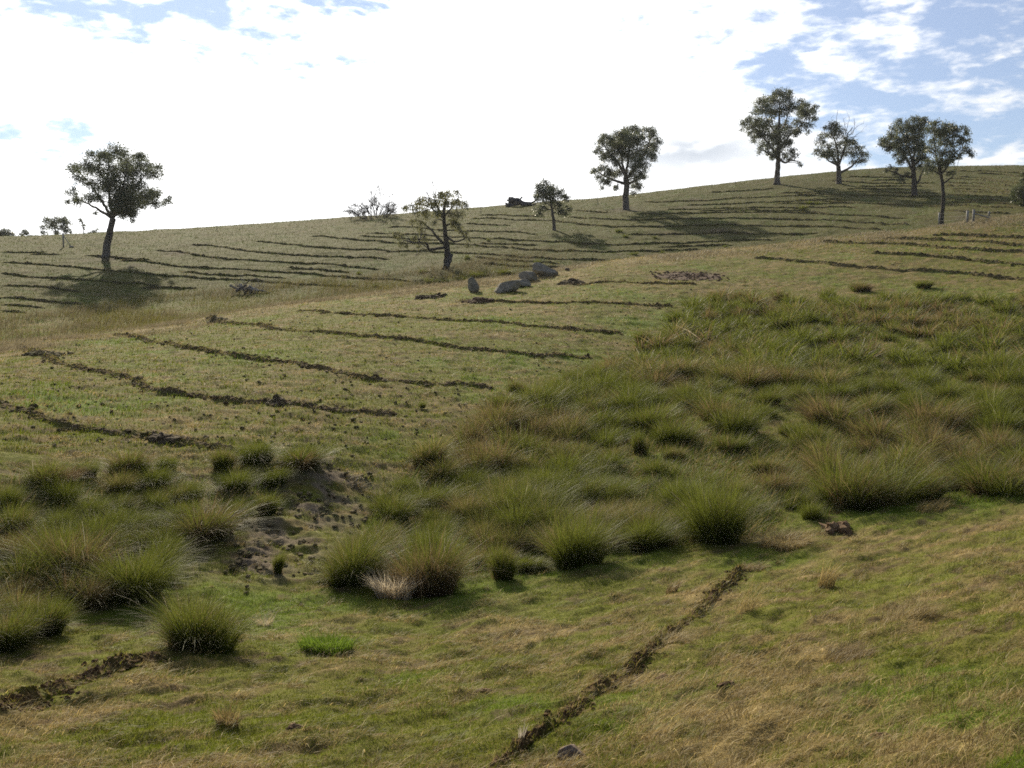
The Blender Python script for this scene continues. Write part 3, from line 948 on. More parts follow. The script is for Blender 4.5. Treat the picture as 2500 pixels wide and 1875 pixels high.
tuft('dry_tuft', 'pale standing wisp beside the foot of the near furrow', 'dry grass', 1126, 1612, 62, 14, RUSH_W * 0.8, RUSH_W * 1.2, 18, (0.05, 0.3), (0.0, 0.15), 0.007)
tuft('dry_tuft', 'bent brown wisp on the turf below the round front tussock', 'dry grass', 1450, 1277, 36, 36, RUSH_B, C_STRAW, 130, (0.6, 1.3), (0.1, 0.5), 0.006, 0.5)
tuft('dry_tuft', 'flat tan tuft on the turf below the low bright tussock', 'dry grass', 1620, 1232, 26, 80, RUSH_B, C_STRAW * 1.1, 240, (0.8, 1.8), (0.3, 0.85), 0.006, 0.4)
tuft('dry_tuft', 'long combed straw swath across the right foreground', 'dry grass', 1960, 1345, 44, 150, C_STRAW * 0.7, C_STRAW * 1.15, 420, (1.0, 2.0), (0.3, 0.85), 0.005, 0.6)
tuft('dry_tuft', 'long combed straw swath beside the near furrow', 'dry grass', 1430, 1405, 40, 120, C_STRAW * 0.7, C_STRAW * 1.15, 330, (1.0, 2.0), (0.3, 0.85), 0.005, 0.5)
tuft('dry_tuft', 'thin straws standing at the foot of the upper near furrow', 'dry grass', 1610, 1330, 70, 60, C_STRAW * 0.8, C_STRAW * 1.2, 70, (0.5, 1.0), (0.0, 0.2), 0.005, 0.7)
tuft('dry_tuft', 'combed straw swath in the bottom right of the turf', 'dry grass', 1830, 1430, 40, 140, RUSH_B, C_STRAW, 340, (1.0, 2.0), (0.3, 0.85), 0.005, 0.6)

# ------------------------------------------------------------------ furrows of turned soil
import bmesh
_bm = bmesh.new(); bmesh.ops.create_icosphere(_bm, subdivisions=2, radius=1.0)
ICO_V = np.array([v.co[:] for v in _bm.verts]); ICO_F = np.array([[v.index for v in f.verts] for f in _bm.faces]); _bm.free()


def clod(size, rr):
    V = ICO_V * (1 + rr.normal(0, 0.17, (len(ICO_V), 1)))
    lump = rr.normal(0, 1, (3, 3))
    for q in lump:
        q /= np.linalg.norm(q)
        V = V * (1 + 0.22 * np.clip(V @ q, 0, 1)[:, None])
        V -= q[None, :] * np.clip(V @ -q - 0.62, -9, 9).clip(0)[:, None] * -0.8
    V = V * np.array([rr.uniform(0.8, 1.4), rr.uniform(0.7, 1.1), rr.uniform(0.5, 0.9)])
    a = rr.uniform(0, 6.28); ca, sa_ = math.cos(a), math.sin(a)
    V = np.stack([V[:, 0] * ca - V[:, 1] * sa_, V[:, 0] * sa_ + V[:, 1] * ca, V[:, 2]], 1)
    return V * size


FURROW_TOP = []


def furrow(label, pts, width, height, step, clods, csize, mat, group, seed, gaps=0.22, solid=0.1, soil=(0.092, 0.066, 0.036), tufts=1.0):
    rr = np.random.default_rng(seed)
    P = resample([(p[0], p[1]) for p in pts], step)
    n = len(P)
    if n < 4: return None
    d = np.gradient(P, axis=0); d /= np.linalg.norm(d, axis=1)[:, None] + 1e-9
    nrm = np.stack([-d[:, 1], d[:, 0]], 1)
    s_len = np.arange(n) * step
    P = P + nrm * ((fbm(s_len, s_len * 0, 2.5, 3, seed) - 0.5) * width * 1.1)[:, None]
    amp = solid + 1.7 * (1 - 0.55 * solid) * fbm(s_len, s_len * 0 + 3, max(0.5, width * 1.6), 3, seed + 1, 0.7)
    amp *= sstep(fbm(s_len, s_len * 0 + 9, 3.5, 2, seed + 2), gaps - 0.12, gaps + 0.14)
    amp *= np.minimum(1, np.minimum(np.arange(n), np.arange(n)[::-1]) / 4.0)
    off = np.array([-1.0, -0.72, -0.42, -0.12, 0.2, 0.5, 0.78, 1.0]); prof = np.array([-0.3, 0.30, 0.75, 1.0, 0.92, 0.62, 0.25, -0.3])
    k = len(off)
    XY = P[:, None, :] + nrm[:, None, :] * (off[None, :, None] * width / 2 * (0.7 + 0.6 * fbm(s_len, s_len * 0 + 5, 1.2, 2, seed + 4))[:, None, None])
    XY = XY + rr.normal(0, width * 0.035, XY.shape)
    hgt = prof[None, :] * amp[:, None] * height * (1 + rr.normal(0, 0.22, (n, k)))
    hgt[:, 0] = -0.05; hgt[:, -1] = -0.05
    Zg = ground_z(XY[..., 0].ravel(), XY[..., 1].ravel()).reshape(n, k)
    V = np.concatenate([XY, (Zg + hgt)[..., None]], -1).reshape(-1, 3)
    tc_ = turf_colour(V[:, 0], V[:, 1])
    bare = np.clip(prof[None, :] * 1.25 * sstep(amp, 0.1, 0.6)[:, None], 0, 1).ravel() * sstep(fbm(V[:, 0], V[:, 1], width * 0.5, 3, seed + 7), 0.22, 0.55)
    Cv = lerp(tc_, np.array(soil)[None, :], bare) * rr.uniform(0.75, 1.2, (len(V), 1))
    i = np.arange(n - 1)[:, None] * k; j = np.arange(k - 1)[None, :]
    Fq = np.stack([i + j, i + k + j, i + k + j + 1, i + j + 1], -1).reshape(-1, 4)
    Ft = np.concatenate([Fq[:, [0, 1, 2]], Fq[:, [0, 2, 3]]])[:, ::-1]
    bg_ = Bag(3); bg_.add(V, Ft, Cv)
    FURROW_TOP.append(V[rr.integers(0, len(V), int(len(V) * tufts))])
    for _ in range(clods):
        q = rr.integers(0, n)
        o_ = rr.normal(0, width * 0.42)
        x_, y_ = P[q] + nrm[q] * o_
        sz = csize * rr.uniform(0.35, 1.25) * (1.0 if amp[q] > 0.3 else 0.6)
        lift = max(0.0, amp[q] * height * (1 - abs(o_) / (width * 0.5)))
        z_ = float(ground_z(np.array([x_]), np.array([y_]))[0]) + lift * 0.75 + sz * 0.15
        bg_.add(clod(sz, rr) + np.array([x_, y_, z_]), ICO_F, lerp(np.array([soil]), tc_[[0]] * 0.9, np.array([rr.random() * 0.6])) * rr.uniform(0.7, 1.25))
    c0 = V.reshape(n, k, 3)[n // 2, k // 2].copy()
    me = bg_.mesh('furrow', smooth=False)
    co = np.empty(len(me.vertices) * 3, dtype=np.float32); me.vertices.foreach_get('co', co)
    co = co.reshape(-1, 3) - c0[None, :]; me.vertices.foreach_set('co', co.astype(np.float32).ravel()); me.update()
    o_ = add_obj('furrow', me, mat, None, c0)
    tag(o_, label, 'furrow', group)
    return o_


def crop(ox, oy, sc):
    return lambda pts: [(ox + p[0] / sc, oy + p[1] / sc) for p in pts]


C1, C2, C3, C4 = crop(0, 300, 2.963), crop(700, 380, 2.765), crop(1350, 180, 3.403), crop(1900, 200, 3.318)
C5, C6, C7, C12 = crop(0, 750, 2.37), crop(800, 900, 2.458), crop(1600, 600, 2.37), crop(1050, 600, 2.765)
ID = lambda p: p


def on_ground(src, rmin=2.0, rmax=999):
    res = []
    for p in src:
        h_ = hit(p[0], p[1], rmin)
        if rmin <= math.hypot(h_.x, h_.y) <= rmax:
            res.append((h_.x, h_.y))
    return res


near_f = [
    ('lowest cloddy furrow, ending above the left thicket', C5([(-60, 540), (20, 565), (90, 590), (200, 615), (300, 645), (420, 685), (560, 703), (700, 725), (800, 748), (900, 768), (1050, 765), (1150, 785), (1230, 805), (1450, 830)])),
    ('second furrow from the bottom, long clods ending at the small dark tuft', C5([(120, 225), (260, 280), (380, 320), (500, 355), (640, 385), (780, 415), (860, 455), (960, 480), (1080, 492), (1200, 508), (1330, 535), (1440, 545), (1580, 540), (1750, 560), (1850, 590), (1950, 592), (2080, 605), (2230, 618), (2330, 622)])),
    ('third furrow from the bottom, running to the yellow green tussock', C5([(650, 155), (760, 175), (880, 205), (960, 215), (1080, 240), (1200, 260), (1290, 275), (1430, 295), (1540, 305), (1680, 312), (1790, 345), (1900, 362), (2000, 388), (2133, 410)]) + [(987, 934), (1044, 941), (1109, 943), (1150, 943), (1207, 947)]),
    ('fourth furrow from the bottom, long dark line over the middle spur', C5([(1210, 60), (1330, 90), (1450, 100), (1560, 115), (1700, 135), (1800, 145), (1950, 155), (2133, 175)]) + C12([(-200, 635), (0, 655), (100, 668), (220, 690), (400, 700), (540, 715), (700, 735), (880, 740), (1000, 752), (1100, 757)])),
    ('fifth furrow from the bottom, reaching the row of four dark tussocks', [(722, 758), (780, 760), (816, 766), (862, 768), (950, 774), (1064, 780), (1169, 785), (1245, 790), (1303, 798), (1375, 803), (1448, 808), (1520, 813)]),
    ('furrow with a brown cloddy left end just below the boulders', C12([(210, 362), (380, 366), (520, 372), (650, 381), (850, 387), (1000, 391), (1280, 397), (1500, 406), (1640, 406)])),
    ('short furrow right of the boulders ending at the brown soil patch', C12([(870, 252), (1000, 265), (1200, 252), (1500, 264), (1800, 267)])),
]
for i, (lb, src) in enumerate(near_f):
    q = on_ground(src, 15, 72)
    L_ = sum(math.dist(q[a], q[a + 1]) for a in range(len(q) - 1))
    furrow(lb, q, 0.42, 0.085, 0.05, int(L_ * 14), 0.055, M_FUR, 'furrows ripped across the spur', 300 + i, 0.2, 0.12, (0.125, 0.086, 0.048) if i < 5 else (0.115, 0.07, 0.04), 1.1)

spur_r = [
    ('lowest furrow right of the trees, just above the right thicket', C4([(-212, 1433), (0, 1445), (150, 1460), (300, 1465), (480, 1490), (760, 1505), (1000, 1530), (1400, 1545), (1700, 1580), (1990, 1610), (2200, 1635)])),
    ('second furrow above the right thicket, darkest at the frame edge', C4([(730, 1390), (900, 1400), (1180, 1412), (1500, 1440), (1700, 1465), (1990, 1490), (2200, 1510)])),
    ('long third furrow above the right thicket', C4([(300, 1305), (450, 1305), (620, 1310), (930, 1320), (1250, 1345), (1500, 1362), (1990, 1390), (2200, 1402)])),
    ('fourth furrow above the right thicket', C4([(850, 1275), (1100, 1280), (1400, 1296), (1700, 1311), (1990, 1330), (2200, 1345)])),
    ('topmost furrow of the right spur just below the pale fence posts', C4([(1280, 1240), (1450, 1245), (1700, 1256), (1990, 1266), (2200, 1275)])),
]
for i, (lb, src) in enumerate(spur_r):
    q = on_ground(src, 40, 104)
    L_ = sum(math.dist(q[a], q[a + 1]) for a in range(len(q) - 1))
    furrow(lb, q, 0.65, 0.14, 0.11, int(L_ * 3), 0.10, M_FUR, 'furrows ripped across the right of the spur', 340 + i, 0.1, 0.4, (0.10, 0.076, 0.040), 1.3)

q = on_ground([(1225, 1890), (1260, 1855), (1300, 1815), (1352, 1790), (1380, 1765), (1406, 1734), (1430, 1712), (1464, 1694), (1510, 1665), (1551, 1630), (1605, 1594), (1652, 1556), (1688, 1518), (1720, 1482), (1749, 1452), (1781, 1430), (1802, 1405), (1818, 1387)])
furrow('narrow dark furrow climbing through the near turf from the bottom edge', q, 0.20, 0.06, 0.016, 520, 0.02, M_FUR, 'furrows cut in the foreground', 371, 0.05, 0.35, (0.115, 0.068, 0.035), 0.7)
q = on_ground([(-40, 1772), (0, 1752), (60, 1735), (105, 1712), (142, 1700), (185, 1680), (224, 1660), (270, 1648), (300, 1632), (350, 1622), (392, 1612)])
furrow('broken ridge of dark brown soil in the lower left corner', q, 0.34, 0.085, 0.02, 420, 0.026, M_FUR, 'furrows cut in the foreground', 372, 0.05, 0.3, (0.12, 0.072, 0.036), 0.7)

far_f = [
    C1([(0, 1010), (200, 1020), (430, 1040), (600, 1055), (760, 1070), (950, 1085), (1100, 1105), (1400, 1120), (1550, 1130), (1800, 1145), (2074, 1165)]) + C2([(150, 875), (300, 880), (480, 890)]),
    C1([(0, 1090), (200, 1110), (400, 1125), (600, 1145), (760, 1155), (1000, 1165), (1170, 1185)]),
    C1([(0, 1175), (250, 1185), (450, 1210), (600, 1225)]),
    C1([(0, 1265), (150, 1275), (300, 1290), (500, 1305), (620, 1310)]),
    C1([(0, 1365), (110, 1371), (220, 1378)]),
    C1([(220, 950), (330, 955), (460, 958)]),
    C1([(1120, 925), (1300, 940), (1450, 965), (1600, 980), (1850, 1000), (2074, 1018)]) + C2([(200, 735), (400, 750), (640, 770)]),
    C1([(1850, 862), (2074, 876)]) + C2([(150, 612), (400, 630), (600, 638), (720, 645), (900, 645), (1150, 660), (1400, 675), (1650, 690), (1850, 700), (2050, 705), (2212, 705)]) + C3([(560, 1535)]),
    C1([(1370, 885), (1500, 890), (1700, 915), (1900, 935), (2074, 952)]) + C2([(200, 680), (450, 688), (690, 695)]),
    C2([(150, 550), (300, 555), (450, 570), (600, 580), (740, 590), (1000, 595), (1150, 600), (1400, 620), (1600, 635), (1800, 645), (2000, 650), (2180, 651)]) + C3([(700, 1475), (1000, 1470), (1250, 1465)]),
    C1([(860, 1000), (1100, 1010), (1200, 1025), (1400, 1050), (1700, 1065), (2074, 1085)]) + C2([(250, 815), (500, 830), (700, 840), (870, 850)]),
    C2([(520, 525), (720, 530), (1050, 545), (1150, 550), (1300, 560), (1450, 570), (1650, 580), (1850, 590), (2050, 600), (2212, 605)]) + C3([(850, 1410), (1200, 1400), (1500, 1390), (1850, 1390)]),
    C2([(690, 485), (820, 485), (1080, 505), (1350, 515), (1550, 520), (1700, 535)]),
    C2([(1200, 465), (1350, 470), (1520, 470)]),
    C2([(1240, 425), (1420, 428), (1600, 435), (1750, 437), (1900, 455), (2100, 475), (2212, 485)]) + C3([(800, 1275), (1300, 1265), (1700, 1270), (2212, 1270)]),
    C2([(1310, 735), (1450, 745), (1650, 752), (1880, 755)]),
    C2([(1900, 415), (2050, 428), (2212, 437)]) + C3([(550, 1220), (900, 1215), (1200, 1210), (1500, 1210), (1800, 1208), (2212, 1215)]),
    C2([(1940, 375), (2100, 385), (2180, 390)]),
    C3([(740, 1065), (950, 1068), (1100, 1060), (1350, 1052), (1500, 1037), (1700, 1030), (1900, 1025), (2212, 1015)]),
    C3([(1100, 1095), (1300, 1090), (1550, 1080), (1750, 1070), (1880, 1068), (2212, 1060)]),
    C3([(940, 1135), (1200, 1130), (1500, 1120), (1800, 1115), (2100, 1120)]),
    C3([(700, 1170), (1200, 1165), (1500, 1160), (1900, 1160), (2212, 1165)]),
    C3([(600, 1345), (900, 1340), (1100, 1330), (1500, 1325), (1700, 1335), (2212, 1330)]),
    C3([(1300, 985), (1500, 975), (1700, 962), (1850, 950)]),
    C4([(0, 1020), (200, 1025), (480, 1020), (640, 1030)]), C4([(0, 1065), (250, 1060), (450, 1080), (620, 1085), (830, 1095), (1050, 1105)]),
    C4([(100, 1110), (350, 1120), (550, 1130), (700, 1140), (900, 1155), (1080, 1165)]), C4([(50, 1165), (300, 1170), (500, 1180), (700, 1195), (860, 1210)]),
    C4([(1350, 840), (1640, 852), (1850, 885), (1960, 900)]), C4([(1400, 885), (1700, 900), (1900, 925)]), C4([(1350, 950), (1600, 960), (1800, 968)]),
    C4([(1350, 998), (1550, 1005), (1750, 1020), (1910, 1025)]), C4([(640, 845), (900, 845), (1050, 845), (1200, 847)]), C4([(740, 800), (1060, 795)]),
    C4([(1450, 770), (1650, 780), (1900, 820)]), C4([(1600, 745), (1800, 752), (1990, 775)]), C4([(90, 970), (260, 960), (500, 955)]),
    C4([(540, 885), (800, 895), (1050, 900), (1300, 900)]),
    C4([(1350, 1045), (1600, 1058), (1900, 1070)]), C4([(120, 910), (500, 918), (1000, 928), (1330, 932)]), C4([(150, 955), (600, 985), (1000, 1002), (1320, 1012)]),
    C4([(420, 800), (700, 822), (1000, 826), (1300, 825)]), C4([(1340, 785), (1600, 795), (1950, 830)]), C3([(850, 1440), (1200, 1432), (1500, 1428)]), C3([(1200, 1150), (1600, 1141), (2150, 1143)]),
    C1([(620, 962), (760, 972), (900, 985), (1100, 995)]), C1([(0, 1320), (150, 1330), (330, 1345)]), C1([(1000, 1190), (1300, 1195), (1440, 1195)]), C1([(0, 935), (120, 940), (330, 936)]),
    C1([(1300, 1085), (1500, 1098), (1800, 1112), (2074, 1128)]), C2([(0, 760), (250, 780), (420, 792)]), C2([(500, 545), (700, 556), (900, 566), (1040, 572)]),
    C2([(1260, 690), (1400, 702), (1600, 718), (1850, 730)]), C2([(1300, 400), (1500, 405), (1700, 412)]), C2([(1300, 590), (1500, 603), (1700, 612)]),
    C4([(0, 905), (300, 893), (420, 890)]), C4([(0, 985), (200, 990), (500, 985), (640, 990)]), 
    C4([(540, 775), (800, 770), (1060, 770)]), C4([(1350, 815), (1600, 825), (1900, 850)]), C4([(1380, 920), (1650, 930), (1900, 945)]), C4([(1380, 975), (1650, 985), (1880, 995)]),
    C4([(1450, 725), (1700, 730), (1980, 745)]), C4([(1400, 865), (1650, 876), (1900, 905)]), C4([(550, 870), (800, 868), (1040, 872)]),
]
for i, src in enumerate(far_f):
    q = on_ground(src, 60, 240)
    if len(q) < 2: continue
    if len(q) == 2: q = [q[0], ((q[0][0] + q[1][0]) / 2, (q[0][1] + q[1][1]) / 2), q[1]]
    mx = sum(p[0] for p in src) / len(src)
    side = 'left' if mx < 600 else 'middle' if mx < 1500 else 'right'
    furrow('thin dark furrow along the far hillside, %s part, one of many parallel lines' % side, q, 0.52, 0.135, 0.2, 24, 0.08, M_FUR, 'furrows on the %s of the far hill' % side, 400 + i, 0.0, 0.55, (0.075, 0.060, 0.034), 0.5)


# grass still growing on the turned sods
FT = np.concatenate(FURROW_TOP)
th_, r_ = polar(FT[:, 0], FT[:, 1]); n = len(FT)
c = np.where((rng.random(n) < 0.55)[:, None], lerp(C_GREEN[None, :], C_OLIVE[None, :], rng.random(n)), lerp(C_BROWN[None, :], C_STRAW[None, :], rng.random(n)))
V, F_, C_ = blades(FT - np.array([0, 0, 0.01]), rng.uniform(0.03, 0.10, n) * (1 + sstep(r_, 60, 120)), 0.0035 + 0.00032 * r_, rng.normal(0.5, 1.5, n), rng.uniform(0.2, 1.2, n),
                   rng.uniform(0, 0.6, n), rng.uniform(0, np.pi, n), c * 0.85, c * 1.1, 2)
o = add_obj('furrow_grass', new_mesh('furrow_grass', V, F_, C_), M_BLADE)
tag(o, 'grass and straw left growing over the turned furrows', 'grass', kind='stuff')


# heaps and clods of turned earth
def heap(name, label, cat, vx, vy, wpx, dpt, hgt, n, cs, mat, seed):
    rr = np.random.default_rng(seed)
    p = vhit(vx, vy); r = math.hypot(p.x, p.y); wm = wpx * r / (FPX / 1.1302)
    bg_ = Bag(3)
    for _ in range(n):
        u_ = rr.normal(0, 0.24, 2).clip(-0.5, 0.5)
        x_, y_ = u_[0] * wm, u_[1] * dpt
        up_ = hgt * math.exp(-((u_[0] / 0.3) ** 2 + (u_[1] / 0.3) ** 2)) * rr.uniform(0.1, 1)
        zg = float(ground_z(np.array([x_ + p.x]), np.array([y_ + p.y]))[0]) - p.z
        bg_.add(clod(cs * rr.uniform(0.4, 1.3), rr) + np.array([x_, y_, zg + up_]), ICO_F)
    # the low mound they lie on
    na, nr2 = 20, 6
    ring = [[0.0, 0.0, float(ground_z(np.array([p.x]), np.array([p.y]))[0]) - p.z + hgt * 0.55]]
    for ir in range(1, nr2 + 1):
        for ia in range(na):
            a_ = 2 * math.pi * ia / na; q_ = ir / nr2 * rr.uniform(0.9, 1.1)
            mx_, my_ = math.cos(a_) * q_ * wm * 0.5, math.sin(a_) * q_ * dpt * 0.5
            zg = float(ground_z(np.array([mx_ + p.x]), np.array([my_ + p.y]))[0]) - p.z
            ring.append([mx_, my_, zg + (hgt * 0.55 + 0.35 * cs) * max(0.0, 1 - (ir / nr2) ** 2) * rr.uniform(0.5, 1.3) - (0.03 if ir == nr2 else -0.01)])
    tri = [[0, 1 + ia, 1 + (ia + 1) % na] for ia in range(na)]
    for ir in range(nr2 - 1):
        for ia in range(na):
            a0, a1 = 1 + ir * na + ia, 1 + ir * na + (ia + 1) % na
            tri += [[a0, a0 + na, a1 + na], [a0, a1 + na, a1]]
    bg_.add(np.array(ring), np.array(tri))
    o_ = add_obj(name, bg_.mesh(name, smooth=False), mat, None, p)
    return tag(o_, label, cat)


heap('soil_heap', 'wide patch of churned reddish brown soil on the spur top', 'soil', 1490, 598, 150, 4.2, 0.09, 460, 0.075, M_RED, 1)
heap('soil_heap', 'dark brown heap at the left end of the furrow below the boulders', 'soil', 1035, 650, 70, 1.2, 0.18, 70, 0.13, M_RED, 2)
heap('soil_heap', 'low brown heap right of the pale boulders', 'soil', 1232, 612, 50, 1.2, 0.12, 40, 0.15, M_SOIL, 3)
heap('earth_clod', 'upturned brown earth clod behind the turf under the shaggy tussock', 'earth clod', 1808, 1142, 56, 0.35, 0.12, 26, 0.085, M_FRESH, 4)
heap('soil_heap', 'dark clod heap on the lowest furrow above the left thicket', 'soil', 350, 952, 50, 0.5, 0.14, 30, 0.10, M_SOIL, 5)
heap('soil_heap', 'mound of sods at the upper left end of the second furrow', 'soil', 95, 765, 90, 1.0, 0.16, 50, 0.12, M_SOD, 6)
heap('soil_heap', 'mound of sods at the crest end of the fourth furrow', 'soil', 468, 690, 44, 0.9, 0.14, 36, 0.13, M_SOD, 7)
heap('soil_heap', 'scattered sods on the spur crest left of the standing stone', 'soil', 930, 640, 60, 1.6, 0.06, 36, 0.13, M_SOIL, 8)
heap('soil_heap', 'raised clods on the second furrow nearest the thicket side', 'soil', 600, 868, 60, 0.5, 0.12, 30, 0.11, M_SOIL, 9)
heap('earth_clod', 'dark clods in the right thicket', 'earth clod', 1770, 690, 70, 1.4, 0.25, 46, 0.16, M_SOIL, 10)
for i, (vx, vy, lb) in enumerate(((1320, 1485, 'dark sod on the turf left of the near furrow'), (1430, 1470, 'dark sod right beside the near furrow'), (1570, 1500, 'brown sod on turf right of the near furrow'),
                                  (1045, 1500, 'small brown sod on the centre foreground turf'), (640, 1595, 'brown sod on turf near the bottom, right of the bristly tuft'), (1905, 1590, 'dark sod on turf in the bottom right'))):
    heap('earth_clod', lb, 'earth clod', vx, vy, 34, 0.08, 0.02, 9, 0.03, M_FRESH, 20 + i)


# loose small clods strewn over the ploughed spur
b = Bag(3)
rr = np.random.default_rng(77)
for _ in range(1700):
    px_, py_ = rr.uniform(0, 1700), rr.uniform(700, 1090)
    h_ = hit(px_, py_, 15)
    if math.hypot(h_.x, h_.y) > 75: continue
    sz = rr.uniform(0.012, 0.05) * rr.uniform(0.6, 1.1)
    b.add(clod(sz, rr) + np.array([h_.x, h_.y, float(ground_z(np.array([h_.x]), np.array([h_.y]))[0]) + sz * 0.3]), ICO_F)
for _ in range(260):
    p_ = mud_pts[rr.integers(len(mud_pts))]
    x_, y_ = p_.x + rr.normal(0, 0.65), p_.y + rr.normal(0, 0.5)
    sz = rr.uniform(0.015, 0.055)
    b.add(clod(sz, rr) + np.array([x_, y_, float(ground_z(np.array([x_]), np.array([y_]))[0]) + sz * 0.25]), ICO_F)
o = add_obj('loose_clods', b.mesh('loose_clods', smooth=False), M_SOD)
tag(o, 'small loose clods scattered between the furrows', 'clods', kind='stuff')


# ------------------------------------------------------------------ boulders
def rock(name, label, vx, vy, w_, d_, h_, seed, mat, tilt=(0, 0, 0), peak=0.0, sink=0.15, cuts=7):
    rr = np.random.default_rng(seed)
    p = vhit(vx, vy)
    bm = bmesh.new(); bmesh.ops.create_icosphere(bm, subdivisions=5, radius=1.0)
    V = np.array([v.co[:] for v in bm.verts])
    for _ in range(cuts):
        nr = rr.normal(0, 1, 3); nr[2] = abs(nr[2]) * 0.8; nr /= np.linalg.norm(nr)
        dd = rr.uniform(0.55, 0.82)
        over = np.clip(V @ nr - dd, 0, None)
        V = V - nr[None, :] * over[:, None] * 0.93
    V[:, 0] += peak * np.clip(V[:, 2], 0, 1) * -1.0
    f1 = fbm(V[:, 0] * 1.7 + 5 + V[:, 2] * 0.9, V[:, 1] * 1.7 + V[:, 2] * 1.3, 0.8, 4, seed)
    f2 = fbm(V[:, 0] * 2.1 + V[:, 2] * 2.3, V[:, 1] * 2.3 - V[:, 2] * 1.7, 0.25, 3, seed + 3)
    V = V * (1 + 0.22 * (f1 - 0.5) + 0.08 * (f2 - 0.5))[:, None]
    # a cleft or two
    for _ in range(2):
        nr = rr.normal(0, 1, 3); nr /= np.linalg.norm(nr)
        dist = V @ nr - rr.uniform(-0.35, 0.35)
        V = V * (1 - 0.09 * np.exp(-(dist / 0.035) ** 2))[:, None]
    V = V * np.array([w_ / 2, d_ / 2, h_ * 0.50]) * 0.82
    V[:, 2] += h_ * (0.5 - sink)
    for v, c in zip(bm.verts, V): v.co = c
    me = bpy.data.meshes.new(name); bm.to_mesh(me); bm.free()
    me.polygons.foreach_set('use_smooth', np.ones(len(me.polygons), bool))
    o_ = add_obj(name, me, mat, None, p)
    o_.rotation_euler = tilt
    return tag(o_, label, 'rock')


rock('standing_stone', 'pointed grey stone standing alone, leftmost of the rocks', 1024, 628, 0.95, 0.7, 1.15, 5, M_ROCK, (0, R(-4), R(15)), 0.22)
rock('boulder', 'long sloping lichened boulder, largest and lowest of the rocks', 1095, 628, 2.1, 1.5, 1.05, 8, M_ROCK, (0, R(-16), R(8)), -0.2, 0.25)
rock('boulder', 'flat pale boulder leaning against the largest one', 1128, 617, 1.6, 1.3, 0.7, 12, M_ROCK, (0, R(-8), R(-10)), 0.0, 0.25)
rock('boulder', 'dark rounded boulder behind the flat pale one', 1140, 606, 1.6, 1.0, 0.8, 15, M_ROCK, (0, R(6), R(5)), 0.0, 0.1)
rock('boulder', 'wedge shaped pale boulder highest on the crest, rightmost of the big rocks', 1176, 597, 2.1, 1.4, 1.15, 21, M_ROCK, (0, R(10), R(12)), 0.35, 0.2)
rock('stone', 'small reddish stone just right of the wedge shaped boulder', 1226, 586, 0.42, 0.35, 0.36, 25, M_ROCKB, (0, 0, 0), 0.0, 0.15)
rock('flat_stone', 'flat weathered brown stone on the turf at the bottom edge', 1232, 1648, 0.29, 0.22, 0.17, 31, M_ROCKB, (0, R(4), R(-8)), 0.0, 0.2, 10)


